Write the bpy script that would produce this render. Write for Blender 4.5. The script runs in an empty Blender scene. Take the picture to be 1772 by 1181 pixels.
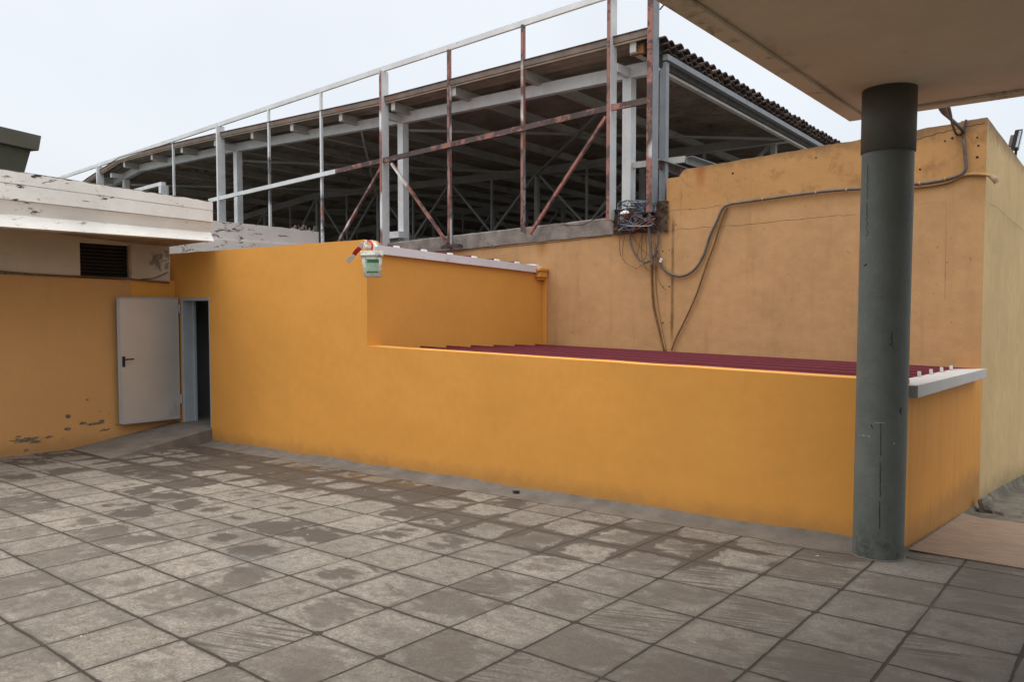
import bpy, math, random
import numpy as np
from mathutils import Vector, Matrix, noise as mnoise
random.seed(7)
sc = bpy.context.scene
COL = sc.collection
rad = math.radians

# ------------------------------------------------------------------ camera
CAMZ = 1.6104
MN = np.array([[0.7716, -0.0289, 0.6355], [0.6361, 0.0350, -0.7708], [0.0, 0.9990, 0.0454]])
_yaw, _pit = rad(39.5), rad(-2.6)
def _rz(a):
    c, s = math.cos(a), math.sin(a)
    return np.array([[c, -s, 0], [s, c, 0], [0, 0, 1.0]])
def _rx(a):
    c, s = math.cos(a), math.sin(a)
    return np.array([[1, 0, 0], [0, c, -s], [0, s, c]])
MN = _rz(_yaw) @ _rx(math.pi / 2 + _pit)
F = 1327.94
cam_d = bpy.data.cameras.new("Camera")
cam_d.sensor_width = 36.0
cam_d.lens = F / 1772 * 36
cam_d.clip_start = 0.05
cam_d.clip_end = 2000
cam = bpy.data.objects.new("Camera", cam_d)
COL.objects.link(cam)
M4 = Matrix([list(MN[0]) + [0], list(MN[1]) + [0], list(MN[2]) + [CAMZ], [0, 0, 0, 1]])
cam.matrix_world = M4
sc.camera = cam
def at(px, py, axis, val):
    """world point on the real plane axis=val that the survey photo shows at px,py"""
    d = MN @ np.array([(px - 886) / F, -(py - 590.5) / F, -1.0])
    c = np.array([0, 0, CAMZ]); k = 'xyz'.index(axis)
    t = (val - c[k]) / d[k]
    return Vector(c + t * d)

# ------------------------------------------------------------------ world, sun, exposure
sc.view_settings.view_transform = 'Standard'
sc.view_settings.look = 'None'
sc.view_settings.exposure = 0.0
sc.view_settings.gamma = 1.0
SUN_EL, SUN_AZ = rad(62), rad(200)
w = bpy.data.worlds.new("World"); sc.world = w; w.use_nodes = True
nt = w.node_tree; nt.nodes.clear()
out = nt.nodes.new('ShaderNodeOutputWorld')
sky = nt.nodes.new('ShaderNodeTexSky'); sky.sky_type = 'NISHITA'; sky.sun_disc = False
sky.sun_elevation = SUN_EL; sky.sun_rotation = SUN_AZ; sky.air_density = 1.0; sky.dust_density = 4.0
bg1 = nt.nodes.new('ShaderNodeBackground'); bg1.inputs[1].default_value = 0.05
nt.links.new(sky.outputs[0], bg1.inputs[0])
tc = nt.nodes.new('ShaderNodeTexCoord'); sx = nt.nodes.new('ShaderNodeSeparateXYZ')
nt.links.new(tc.outputs['Generated'], sx.inputs[0])
nz = nt.nodes.new('ShaderNodeTexNoise'); nz.inputs['Scale'].default_value = 2.2; nz.inputs['Detail'].default_value = 3
nt.links.new(tc.outputs['Generated'], nz.inputs['Vector'])
cr = nt.nodes.new('ShaderNodeValToRGB'); e = cr.color_ramp
e.elements[0].position = 0.0; e.elements[0].color = (0.66, 0.67, 0.68, 1)
e.elements[1].position = 1.0; e.elements[1].color = (2.9, 2.84, 2.72, 1)
for p, c in ((0.22, (0.75, 0.765, 0.775, 1)), (0.45, (0.84, 0.855, 0.865, 1)), (0.62, (1.35, 1.36, 1.36, 1))):
    q = e.elements.new(p); q.color = c
nt.links.new(sx.outputs[2], cr.inputs[0])
mr = nt.nodes.new('ShaderNodeMapRange')
mr.inputs[1].default_value = 0.3; mr.inputs[2].default_value = 0.7; mr.inputs[3].default_value = 0.91; mr.inputs[4].default_value = 1.06
nt.links.new(nz.outputs[0], mr.inputs[0])
bg2 = nt.nodes.new('ShaderNodeBackground')
nt.links.new(cr.outputs[0], bg2.inputs[0]); nt.links.new(mr.outputs[0], bg2.inputs[1])
ad = nt.nodes.new('ShaderNodeAddShader')
nt.links.new(bg1.outputs[0], ad.inputs[0]); nt.links.new(bg2.outputs[0], ad.inputs[1])
nt.links.new(ad.outputs[0], out.inputs[0])
sd = bpy.data.lights.new("Sun", 'SUN'); sd.energy = 0.5; sd.angle = rad(25); sd.color = (1.0, 0.95, 0.88)
so = bpy.data.objects.new("Sun", sd); COL.objects.link(so)
sdir = Vector((math.cos(SUN_EL) * math.sin(SUN_AZ), math.cos(SUN_EL) * math.cos(SUN_AZ), math.sin(SUN_EL)))
so.rotation_euler = sdir.to_track_quat('Z', 'Y').to_euler()

# ------------------------------------------------------------------ node helper
class NT:
    def __init__(s, name):
        s.m = bpy.data.materials.new(name); s.m.use_nodes = True
        s.t = s.m.node_tree; s.n = s.t.nodes; s.n.clear()
        s.out = s.n.new('ShaderNodeOutputMaterial')
        s.b = s.n.new('ShaderNodeBsdfPrincipled')
        s.t.links.new(s.b.outputs[0], s.out.inputs[0])
        s.co = s.n.new('ShaderNodeTexCoord').outputs['Object']
        x = s.n.new('ShaderNodeSeparateXYZ'); s.t.links.new(s.co, x.inputs[0])
        s.x, s.y, s.z = x.outputs
    def L(s, a, inp):
        if isinstance(a, (int, float)): inp.default_value = a
        elif isinstance(a, (tuple, list)):
            inp.default_value = tuple(a) + ((1,) if len(a) == 3 and inp.type == 'RGBA' else ())
        else: s.t.links.new(a, inp)
    def m_(s, op, a, b=0.0, c=0.0, clamp=False):
        q = s.n.new('ShaderNodeMath'); q.operation = op; q.use_clamp = clamp
        s.L(a, q.inputs[0]); s.L(b, q.inputs[1]); s.L(c, q.inputs[2]); return q.outputs[0]
    def add(s, a, b): return s.m_('ADD', a, b)
    def sub(s, a, b): return s.m_('SUBTRACT', a, b)
    def mul(s, a, b): return s.m_('MULTIPLY', a, b)
    def mn(s, a, b): return s.m_('MINIMUM', a, b)
    def mx(s, a, b): return s.m_('MAXIMUM', a, b)
    def vec(s, x, y, z):
        q = s.n.new('ShaderNodeCombineXYZ'); s.L(x, q.inputs[0]); s.L(y, q.inputs[1]); s.L(z, q.inputs[2]); return q.outputs[0]
    def scl(s, v, sc_):
        q = s.n.new('ShaderNodeVectorMath'); q.operation = 'MULTIPLY'; s.L(v, q.inputs[0]); s.L(sc_, q.inputs[1]); return q.outputs[0]
    def noise(s, scale, detail=4, rough=0.55, dist=0.0, v=None, col=False):
        q = s.n.new('ShaderNodeTexNoise'); s.L(v if v is not None else s.co, q.inputs['Vector'])
        q.inputs['Scale'].default_value = scale; q.inputs['Detail'].default_value = detail
        q.inputs['Roughness'].default_value = rough; q.inputs['Distortion'].default_value = dist
        return q.outputs[1 if col else 0]
    def white(s, v):
        q = s.n.new('ShaderNodeTexWhiteNoise'); s.L(v, q.inputs['Vector']); return q.outputs[0]
    def ss(s, a, lo, hi, o0=0.0, o1=1.0):
        q = s.n.new('ShaderNodeMapRange'); q.interpolation_type = 'SMOOTHSTEP'
        s.L(a, q.inputs[0]); s.L(lo, q.inputs[1]); s.L(hi, q.inputs[2]); s.L(o0, q.inputs[3]); s.L(o1, q.inputs[4]); return q.outputs[0]
    def mix(s, f, a, b):
        q = s.n.new('ShaderNodeMix'); q.data_type = 'RGBA'; q.clamp_factor = True
        s.L(f, q.inputs[0]); s.L(a, q.inputs[6]); s.L(b, q.inputs[7]); return q.outputs[2]
    def gray(s, v, c):  # colour * value
        q = s.n.new('ShaderNodeVectorMath'); q.operation = 'SCALE'; s.L(c, q.inputs[0]); s.L(v, q.inputs[3]); return q.outputs[0]
    def bump(s, h, dist=0.01, strength=1.0):
        q = s.n.new('ShaderNodeBump'); s.L(h, q.inputs['Height']); q.inputs['Distance'].default_value = dist
        q.inputs['Strength'].default_value = strength; s.t.links.new(q.outputs[0], s.b.inputs['Normal'])
    def fin(s, col, rough=0.8, metal=0.0, spec=0.3):
        s.L(col, s.b.inputs['Base Color']); s.L(rough, s.b.inputs['Roughness']); s.L(metal, s.b.inputs['Metallic'])
        s.b.inputs['Specular IOR Level'].default_value = spec
        return s.m

def gauss(n, cx, cy, rx, ry):
    dx = n.mul(n.sub(n.x, cx), 1.0 / rx); dy = n.mul(n.sub(n.y, cy), 1.0 / ry)
    d2 = n.add(n.mul(dx, dx), n.mul(dy, dy))
    return n.ss(d2, 0.0, 1.6, 1.0, 0.0)

MAT = {}
def simple(name, col, rough=0.7, metal=0.0, var=0.12, scale=6.0, bump=0.0, spec=0.3, dirt=None, dirt_amt=0.0):
    n = NT(name)
    a = n.noise(scale, 5, 0.6)
    c = n.gray(n.ss(a, 0.25, 0.75, 1 - var, 1 + var), col)
    if dirt:
        d = n.noise(scale * 0.6, 8, 0.7, 0.4)
        c = n.mix(n.ss(d, 0.62 - dirt_amt, 0.75 - dirt_amt, 0, 0.85), c, dirt)
    if bump: n.bump(n.noise(scale * 8, 4, 0.6), bump)
    MAT[name] = n.fin(c, rough, metal, spec); return MAT[name]

# fresh yellow paint on rendered wall
def yellow_mat(name, base, streaks=0.0, chips=False, warm=(0.50, 0.20, 0.03)):
    n = NT(name)
    a = n.noise(0.7, 4, 0.5); b = n.noise(9, 5, 0.6)
    wob = n.add(n.mul(n.ss(a, 0.3, 0.7, -1, 1), 0.045), n.mul(n.ss(b, 0.3, 0.7, -1, 1), 0.022))
    c = n.gray(n.add(1.0, wob), base)
    roll = n.noise(2.2, 5, 0.65, 0.6, v=n.scl(n.co, (1.0, 1.0, 0.35)))
    c = n.mix(n.ss(roll, 0.55, 0.75, 0, 0.12), c, warm)
    if streaks:
        st = n.noise(1.0, 6, 0.65, 0.0, v=n.scl(n.co, (9, 9, 0.7)))
        c = n.mix(n.ss(st, 0.5, 0.72, 0, streaks), c, (0.20, 0.105, 0.03))
    # grime rising from the ground
    g0 = n.sub(n.z, n.add(n.mul(n.x, 0.031), n.mul(n.y, -0.0259)))
    gr = n.mul(n.ss(n.add(g0, n.mul(n.noise(5, 6, 0.7), -0.25)), -0.12, 0.14, 1, 0), 0.5)
    c = n.mix(gr, c, (0.22, 0.13, 0.06))
    if chips:
        cz = n.ss(g0, 0.05, 0.95, 0.09, 0.0)
        ch = n.noise(3.2, 9, 0.72, 0.3, v=n.scl(n.co, (1, 1, 1.8)))
        c = n.mix(n.ss(n.add(ch, cz), 0.70, 0.715), c, (0.10, 0.085, 0.06))
        sp = n.noise(7, 6, 0.7)
        c = n.mix(n.ss(n.add(sp, cz), 0.70, 0.80, 0, 0.5), c, (0.30, 0.16, 0.07))
        ws = n.noise(11, 3, 0.5)
        c = n.mix(n.ss(ws, 0.745, 0.76, 0, 0.6), c, (0.6, 0.45, 0.28))
    n.bump(n.add(n.mul(n.noise(1.3, 3, 0.45), 1.0), n.mul(n.noise(40, 4, 0.6), 0.035)), 0.022)
    MAT[name] = n.fin(c, n.ss(b, 0.3, 0.7, 0.62, 0.75), 0, 0.22)
yellow_mat('yellow_paint', (0.665, 0.312, 0.066), warm=(0.50, 0.215, 0.045))
yellow_mat('yellow_streaky', (0.620, 0.280, 0.055), streaks=0.28)
yellow_mat('yellow_old', (0.530, 0.285, 0.105), chips=True, warm=(0.40, 0.19, 0.06))

def tan_mat(name, base, side=False):
    n = NT(name)
    a = n.noise(0.9, 6, 0.6, 0.3); b = n.noise(7, 7, 0.65)
    c = n.gray(n.add(1.0, n.add(n.mul(n.ss(a, 0.3, 0.7, -1, 1), 0.07), n.mul(n.ss(b, 0.3, 0.7, -1, 1), 0.05))), base)
    # orange old upper band
    ub = n.ss(n.add(n.z, n.mul(n.noise(3, 5, 0.6), 0.5)), 3.0, 3.35)
    if not side:
        c = n.mix(n.mul(ub, 0.55), c, (0.44, 0.225, 0.07))
        c = n.mix(n.mul(ub, n.ss(n.noise(3.5, 8, 0.72, 0.4), 0.50, 0.66, 0, 0.55)), c, (0.22, 0.115, 0.045))
    st = n.noise(1.0, 7, 0.7, 0.2, v=n.scl(n.co, (5.5, 5.5, 0.45)))
    c = n.mix(n.ss(st, 0.50, 0.75, 0, 0.30 if not side else 0.10), c, (0.24, 0.135, 0.06) if not side else (0.26, 0.18, 0.10))
    top = n.ss(n.add(n.z, n.mul(n.noise(6, 6, 0.7), 0.35)), 3.55, 3.80)
    c = n.mix(n.mul(top, 0.75), c, (0.15, 0.09, 0.05))
    sp = n.noise(17, 4, 0.6)
    c = n.mix(n.ss(sp, 0.69, 0.74, 0, 0.7), c, (0.12, 0.07, 0.035))
    fl = n.noise(4.5, 8, 0.7)
    c = n.mix(n.ss(fl, 0.66, 0.70, 0, 0.35), c, (0.50, 0.36, 0.20))
    if not side:
        # rust run under the wall top and a damp seam
        rx = n.m_('ABSOLUTE', n.add(n.add(n.x, 4.66), n.mul(n.noise(3, 3), 0.05)))
        rr = n.mul(n.ss(rx, 0.02, 0.10, 1, 0), n.ss(n.z, 3.05, 3.5))
        c = n.mix(n.mul(rr, 0.7), c, (0.30, 0.09, 0.02))
        r2 = n.m_('ABSOLUTE', n.add(n.x, 7.35))
        rr2 = n.mul(n.ss(n.add(r2, n.mul(n.noise(6, 5), 0.2)), 0.08, 0.26, 1, 0), n.ss(n.z, 2.25, 2.7))
        c = n.mix(n.mul(rr2, 0.75), c, (0.30, 0.12, 0.025))
        sx_ = n.m_('ABSOLUTE', n.add(n.add(n.x, 5.085), n.mul(n.sub(n.noise(4, 4), 0.5), 0.03)))
        seam = n.mul(n.mul(n.ss(sx_, 0.008, 0.035, 1, 0), n.ss(n.z, 0.95, 1.3)), n.ss(n.z, 2.9, 2.7))
        seam = n.mul(seam, n.ss(n.noise(2.5, 3, v=n.scl(n.co, (0, 0, 1))), 0.35, 0.6, 0.25, 1.0))
        c = n.mix(n.mul(seam, 0.85), c, (0.12, 0.07, 0.02))
    if side:
        g = n.ss(n.add(n.add(n.z, n.mul(n.sub(n.y, 6.3), 0.105)), n.mul(n.noise(4, 6, 0.7), 0.5)), 0.0, 0.40, 1, 0)
        c = n.mix(n.mul(g, 0.5), c, (0.13, 0.12, 0.06))
    n.bump(n.add(n.mul(n.noise(1.6, 4, 0.5), 1.0), n.mul(n.noise(38, 6, 0.7), 0.08)), 0.022)
    MAT[name] = n.fin(c, 0.85, 0, 0.2)
tan_mat('tan_paint', (0.465, 0.278, 0.130))
tan_mat('tan_side', (0.545, 0.390, 0.198), True)

def chipped_white(name, base, under, amt=0.0, grime=(0.30, 0.26, 0.22)):
    n = NT(name)
    a = n.noise(1.5, 5, 0.6)
    c = n.gray(n.ss(a, 0.25, 0.75, 0.9, 1.08), base)
    st = n.noise(1.0, 6, 0.7, 0.3, v=n.scl(n.co, (3, 3, 14)))
    c = n.mix(n.ss(st, 0.55, 0.8, 0, 0.35), c, grime)
    ch = n.add(n.mul(n.noise(4.5, 11, 0.8, 0.5, v=n.scl(n.co, (1, 1, 3.2))), 0.8), n.mul(n.noise(0.9, 3, 0.5), 0.2))
    m = n.ss(n.add(ch, amt), 0.665, 0.675)
    c = n.mix(m, c, under)
    if name == 'cream_band':
        for (cy_, cz_, ry_, rz_) in ((5.82, 2.33, .15, .17), (5.97, 2.36, .06, .22)):
            a1_ = n.mul(n.sub(n.y, cy_), 1 / ry_); a2_ = n.mul(n.sub(n.z, cz_), 1 / rz_)
            g_ = n.ss(n.add(n.mul(a1_, a1_), n.mul(a2_, a2_)), 0, 1.3, 1, 0)
            c = n.mix(n.mul(n.ss(n.add(n.mul(g_, 0.45), n.mul(n.sub(n.noise(9, 9, 0.75, 0.5), 0.5), 3.0)), 0.28, 0.40), n.mul(n.ss(g_, 0.0, 0.15), 0.8)), c, (0.16, 0.14, 0.095))
    n.bump(n.add(n.mul(m, -0.6), n.mul(n.noise(30, 5, 0.6), 0.3)), 0.006)
    MAT[name] = n.fin(c, 0.75, 0, 0.25)
chipped_white('white_fascia', (0.82, 0.80, 0.75), (0.09, 0.07, 0.05), 0.066)
chipped_white('white_parapet', (0.64, 0.61, 0.57), (0.06, 0.05, 0.045), 0.10)
chipped_white('cream_band', (0.50, 0.42, 0.32), (0.16, 0.12, 0.08), 0.03)
simple('soffit', (0.33, 0.235, 0.15), 0.85, var=0.25, scale=4, bump=0.004, dirt=(0.20, 0.11, 0.05), dirt_amt=0.08)

def steel_mat(name, mode):
    n = NT(name)
    a = n.noise(3.0, 6, 0.65); big = n.noise(1.1, 3, 0.5, v=n.scl(n.co, (1, 1, 0.7)))
    paint = n.gray(n.ss(a, 0.25, 0.75, 0.86, 1.08), (0.66, 0.685, 0.69))
    primer = n.gray(n.ss(a, 0.3, 0.7, 0.8, 1.15), (0.30, 0.130, 0.103))
    dark = n.gray(n.ss(a, 0.3, 0.7, 0.6, 1.2), (0.075, 0.05, 0.045))
    if mode == 'pink':   # red primer with dark rust eating it
        c = n.mix(n.ss(n.noise(5, 8, 0.7, 0.3), 0.47, 0.56, 0, 0.9), primer, dark)
        c = n.mix(n.ss(big, 0.60, 0.66), c, paint)
    elif mode == 'rusty':
        c = n.mix(n.ss(n.noise(4, 8, 0.7, 0.3), 0.50, 0.58), dark, primer)
    elif mode == 'mixed':  # galvanised to the left, primer showing to the right
        t = n.add(n.add(n.mul(n.ss(n.x, -14.5, -9.0), 0.10), n.mul(n.sub(big, 0.5), 0.7)), n.mul(n.mul(n.ss(n.z, 5.35, 5.5), n.ss(n.z, 5.98, 5.85)), n.ss(n.x, -12, -10.5, 0, 0.30)))
        c = n.mix(n.ss(t, 0.13, 0.17), paint, primer)
        c = n.mix(n.mul(n.ss(t, 0.08, 0.13), n.ss(t, 0.17, 0.13)), c, (0.12, 0.12, 0.13))
        c = n.mix(n.ss(n.add(n.noise(6, 8, 0.7), n.mul(n.ss(n.x, -12, -6), 0.06)), 0.60, 0.66), c, dark)
    elif mode == 'gray':
        c = n.gray(0.42, (0.43, 0.47, 0.52)) ; c = n.mix(n.ss(a, 0.3, 0.7, 0, 0.5), (0.17, 0.19, 0.21), (0.27, 0.295, 0.315))
    else:
        c = n.mix(n.ss(n.noise(5, 8, 0.75), 0.66, 0.70, 0, 0.7), paint, (0.22, 0.16, 0.13))
    n.bump(n.noise(40, 5, 0.7), 0.004)
    MAT[name] = n.fin(c, 0.55, 0.0, 0.4)
for k, v in dict(steel_pink='pink', steel_rusty='rusty', steel_mixed='mixed', steel_gray='gray', steel_pale='pale').items(): steel_mat(k, v)
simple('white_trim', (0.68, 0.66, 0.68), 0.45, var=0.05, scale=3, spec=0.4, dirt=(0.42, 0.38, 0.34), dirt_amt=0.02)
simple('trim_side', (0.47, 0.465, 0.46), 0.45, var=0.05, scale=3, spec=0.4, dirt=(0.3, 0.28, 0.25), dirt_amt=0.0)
simple('maroon_sheet', (0.140, 0.028, 0.038), 0.70, var=0.10, scale=2, spec=0.18, dirt=(0.20, 0.08, 0.07), dirt_amt=0.0)
simple('roof_brown', (0.060, 0.042, 0.036), 0.85, var=0.4, scale=5, bump=0.01, dirt=(0.20, 0.12, 0.08), dirt_amt=0.06)
simple('roof_under', (0.27, 0.235, 0.20), 0.8, var=0.3, scale=1.5, dirt=(0.14, 0.075, 0.05), dirt_amt=0.06)
simple('rafter_paint', (0.46, 0.46, 0.44), 0.6, var=0.15, scale=2, dirt=(0.16, 0.13, 0.11), dirt_amt=0.03)
simple('eave_board', (0.17, 0.135, 0.115), 0.7, var=0.25, scale=3, dirt=(0.22, 0.09, 0.06), dirt_amt=0.10)
simple('eave_line', (0.40, 0.33, 0.25), 0.7, var=0.15, scale=3)
simple('truss_paint', (0.26, 0.265, 0.265), 0.6, var=0.2, scale=2)
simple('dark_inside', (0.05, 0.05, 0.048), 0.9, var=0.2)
simple('room_wall', (0.15, 0.16, 0.155), 0.85, var=0.15, scale=2)
simple('concrete_kerb', (0.24, 0.215, 0.19), 0.9, var=0.3, scale=5, bump=0.01, dirt=(0.13, 0.10, 0.07), dirt_amt=0.05)
simple('broken_masonry', (0.10, 0.065, 0.045), 0.95, var=0.5, scale=9, bump=0.05, dirt=(0.22, 0.11, 0.06), dirt_amt=0.06)
simple('concrete_skirt', (0.150, 0.133, 0.116), 0.85, var=0.22, scale=4, bump=0.006, dirt=(0.12, 0.10, 0.08), dirt_amt=0.07)
simple('ramp_concrete', (0.165, 0.146, 0.127), 0.85, var=0.22, scale=3.5, bump=0.006, dirt=(0.36, 0.33, 0.29), dirt_amt=0.0)
simple('hut_paint', (0.085, 0.082, 0.060), 0.7, var=0.15, scale=1.5)
simple('hut_cap', (0.11, 0.105, 0.082), 0.7, var=0.15, scale=1.5)
simple('black_cable', (0.045, 0.042, 0.045), 0.5, var=0.2)
simple('gray_cable', (0.115, 0.10, 0.09), 0.6, var=0.25, scale=10)
simple('brown_cable', (0.16, 0.085, 0.035), 0.7, var=0.25, scale=10)
simple('tan_cable', (0.36, 0.22, 0.095), 0.75, var=0.12, scale=10)
simple('blue_wire', (0.13, 0.17, 0.24), 0.5, var=0.3)
simple('pale_wire', (0.40, 0.40, 0.42), 0.5, var=0.2)
simple('copper_wire', (0.30, 0.10, 0.05), 0.6, var=0.2)
simple('black_plastic', (0.02, 0.02, 0.022), 0.45, var=0.1)
simple('lamp_glass', (0.45, 0.50, 0.55), 0.15, var=0.05, spec=0.6)
simple('bucket_plastic', (0.56, 0.555, 0.50), 0.6, var=0.15, scale=16, dirt=(0.24, 0.22, 0.17), dirt_amt=0.10)
simple('label_green', (0.045, 0.15, 0.07), 0.5, var=0.25, scale=40)
simple('label_pale', (0.30, 0.44, 0.33), 0.5, var=0.15, scale=40)
simple('tape_white', (0.70, 0.66, 0.66), 0.5, var=0.08)
simple('tape_red', (0.50, 0.03, 0.03), 0.5, var=0.1)
simple('louver_dark', (0.028, 0.020, 0.016), 0.6, var=0.2)
simple('chalk', (0.75, 0.73, 0.68), 0.9, var=0.1)
simple('hole', (0.012, 0.008, 0.006), 1.0, var=0.1)
simple('rock', (0.20, 0.18, 0.15), 0.95, var=0.3, scale=12, bump=0.02)
simple('chip_patch', (0.17, 0.145, 0.105), 0.95, var=0.35, scale=25, bump=0.01)
simple('door_steel', (0.50, 0.485, 0.46), 0.40, 0.5, var=0.07, scale=1.2, spec=0.4, bump=0.002, dirt=(0.34, 0.31, 0.27), dirt_amt=0.0)
simple('door_frame', (0.36, 0.395, 0.42), 0.45, 0.2, var=0.08, scale=3)
simple('orange_block', (0.30, 0.14, 0.055), 0.8, var=0.3, scale=9)

# dark painted column
n = NT('column_paint')
a = n.noise(2.5, 7, 0.65); c = n.gray(n.ss(a, 0.25, 0.75, 0.80, 1.2), (0.122, 0.140, 0.128))
c = n.mix(n.ss(n.noise(30, 3, 0.5, v=n.scl(n.co, (1, 1, 1.0))), 0.66, 0.72, 0, 0.35), c, (0.20, 0.21, 0.19))
sc1 = n.noise(1.0, 8, 0.75, 0.0, v=n.scl(n.co, (10, 10, 2.0)))
c = n.mix(n.ss(sc1, 0.68, 0.72, 0, 0.7), c, (0.035, 0.035, 0.035))
base = n.ss(n.add(n.z, n.mul(n.noise(9, 8, 0.75), 0.8)), 0.05, 0.50, 1, 0)
c = n.mix(n.mul(base, n.ss(n.noise(14, 6, 0.7), 0.42, 0.58)), c, (0.05, 0.05, 0.045))
c = n.mix(n.ss(n.noise(2.0, 8, 0.8, 0.3, v=n.scl(n.co, (2, 2, 16))), 0.70, 0.72, 0, 0.5), c, (0.28, 0.29, 0.27))
n.bump(n.add(n.noise(25, 6, 0.7), n.mul(n.noise(3, 4), 1.5)), 0.005)
MAT['column_paint'] = n.fin(c, 0.55, 0, 0.4)
simple('column_top', (0.105, 0.102, 0.088), 0.6, var=0.15, scale=3, bump=0.003)

# canopy soffit
n = NT('canopy_paint')
a = n.noise(0.8, 5, 0.6); c = n.gray(n.ss(a, 0.25, 0.75, 0.9, 1.1), (0.64, 0.555, 0.43))
c = n.mix(n.ss(n.noise(2.0, 7, 0.65, 0.3, v=n.scl(n.co, (4, 1, 1))), 0.62, 0.80, 0, 0.35), c, (0.27, 0.21, 0.14))
edge = n.mx(n.ss(n.add(n.x, n.mul(n.noise(3, 6, 0.7), 0.25)), -1.75, -1.5, 1, 0), n.ss(n.add(n.y, n.mul(n.noise(3, 6, 0.7), 0.3)), 6.45, 6.75))
c = n.mix(n.mul(edge, n.ss(n.noise(2.2, 7, 0.75, 0.6), 0.50, 0.66, 0, 0.75)), c, (0.13, 0.075, 0.02))
c = n.mix(n.ss(n.noise(22, 4, 0.6), 0.73, 0.75, 0, 0.5), c, (0.12, 0.08, 0.05))
n.bump(n.noise(20, 5, 0.6), 0.004)
MAT['canopy_paint'] = n.fin(c, 0.85, 0, 0.2)

# plywood
n = NT('plywood')
gr_ = n.noise(1.0, 9, 0.7, 0.4, v=n.scl(n.co, (5, 40, 5)))
c = n.mix(n.ss(gr_, 0.3, 0.7), (0.20, 0.135, 0.092), (0.33, 0.245, 0.180))
c = n.mix(n.ss(n.noise(2.4, 8, 0.75, 0.4, v=n.scl(n.co, (1, 3, 1))), 0.52, 0.66, 0, 0.55), c, (0.20, 0.14, 0.105))
n.bump(gr_, 0.003)
MAT['plywood'] = n.fin(c, 0.8, 0, 0.2)

# coarse ground
n = NT('rough_ground')
a = n.noise(3, 9, 0.7); c = n.mix(n.ss(a, 0.3, 0.7), (0.10, 0.088, 0.07), (0.23, 0.205, 0.17))
c = n.mix(n.ss(n.noise(9, 8, 0.7), 0.60, 0.68, 0, 0.6), c, (0.24, 0.22, 0.19))
c = n.mix(n.ss(n.noise(1.3, 5, 0.7), 0.5, 0.7, 0, 0.6), c, (0.05, 0.045, 0.035))
n.bump(n.noise(14, 8, 0.75), 0.03)
MAT['rough_ground'] = n.fin(c, 0.9, 0, 0.2)

# paving slabs
OX, OY, T = -4.926, 4.489, 0.5
n = NT('paving')
wv = n.noise(3.5, 5, 0.6, col=True)
sp = n.n.new('ShaderNodeSeparateXYZ'); n.t.links.new(wv, sp.inputs[0])
lw = n.noise(0.45, 2, 0.5, col=True); sp2 = n.n.new('ShaderNodeSeparateXYZ'); n.t.links.new(lw, sp2.inputs[0])
X = n.add(n.add(n.x, n.mul(n.sub(sp.outputs[0], 0.5), 0.022)), n.mul(n.sub(sp2.outputs[0], 0.5), 0.05))
Y = n.add(n.add(n.y, n.mul(n.sub(sp.outputs[1], 0.5), 0.022)), n.mul(n.sub(sp2.outputs[1], 0.5), 0.05))
u = n.mul(n.sub(X, OX), 1 / T); v = n.mul(n.sub(Y, OY), 1 / T)
fu = n.m_('FLOOR', u); fv = n.m_('FLOOR', v)
du = n.sub(u, fu); dv = n.sub(v, fv)
du = n.mul(n.mn(du, n.sub(1.0, du)), T); dv = n.mul(n.mn(dv, n.sub(1.0, dv)), T)
idv = n.vec(fu, fv, 3.0); r1 = n.white(idv); r2 = n.white(n.vec(fu, fv, 9.0)); r3 = n.white(n.vec(fu, fv, 17.0))
fine = n.noise(30, 6, 0.75)
wa = n.add(0.0060, n.mul(n.sub(n.noise(3.0, 7, 0.7), 0.5), 0.026))
wb = n.add(0.0050, n.mul(n.sub(n.noise(2.7, 7, 0.7), 0.5), 0.024))
ga = n.ss(n.sub(dv, wa), -0.001, 0.005, 1, 0)
gb = n.ss(n.sub(du, wb), -0.001, 0.005, 1, 0)
corner = n.ss(n.add(n.mul(n.add(du, dv), 1.0), n.mul(n.sub(n.noise(9, 6, 0.7), 0.5), 0.16)), 0.018, 0.030, 1, 0)
grout = n.mx(n.mx(ga, n.mul(gb, 0.95)), corner)
dmin = n.mn(du, dv)
cen = n.ss(dmin, 0.03, 0.20)
# dry concrete
dry = n.gray(n.add(n.ss(r1, 0, 1, 0.86, 1.10), n.mul(n.sub(n.noise(2.5, 8, 0.7), 0.5), 0.75)), (0.243, 0.217, 0.184))
dry = n.mix(n.ss(n.noise(18, 8, 0.75), 0.46, 0.66, 0, 0.55), dry, (0.150, 0.128, 0.105))
dry = n.mix(n.ss(n.noise(6, 8, 0.7, 0.3), 0.50, 0.66, 0, 0.65), dry, (0.135, 0.114, 0.094))
dry = n.mix(n.ss(n.noise(5, 8, 0.7, 0.2, v=n.scl(n.co, (0.5, 1.4, 1))), 0.56, 0.70, 0, 0.30), dry, (0.36, 0.325, 0.28))
gr1 = n.noise(75, 6, 0.8); dry = n.gray(n.ss(gr1, 0.30, 0.70, 0.58, 1.36), dry)
gr2 = n.noise(22, 7, 0.8); dry = n.gray(n.ss(gr2, 0.32, 0.68, 0.80, 1.18), dry)
dry = n.mix(n.ss(n.noise(2.1, 9, 0.75, 0.5, v=n.scl(n.co, (0.7, 1.5, 1))), 0.50, 0.60, 0, 0.55), dry, (0.120, 0.103, 0.087))
edge_d = n.mul(n.ss(n.add(dmin, n.mul(n.sub(n.noise(6, 8, 0.7, 0.4), 0.5), 0.22)), -0.005, 0.05, 1, 0), n.ss(n.noise(1.1, 4, 0.6), 0.35, 0.6, 0.3, 0.85))
dry = n.mix(edge_d, dry, (0.115, 0.098, 0.082))
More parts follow.
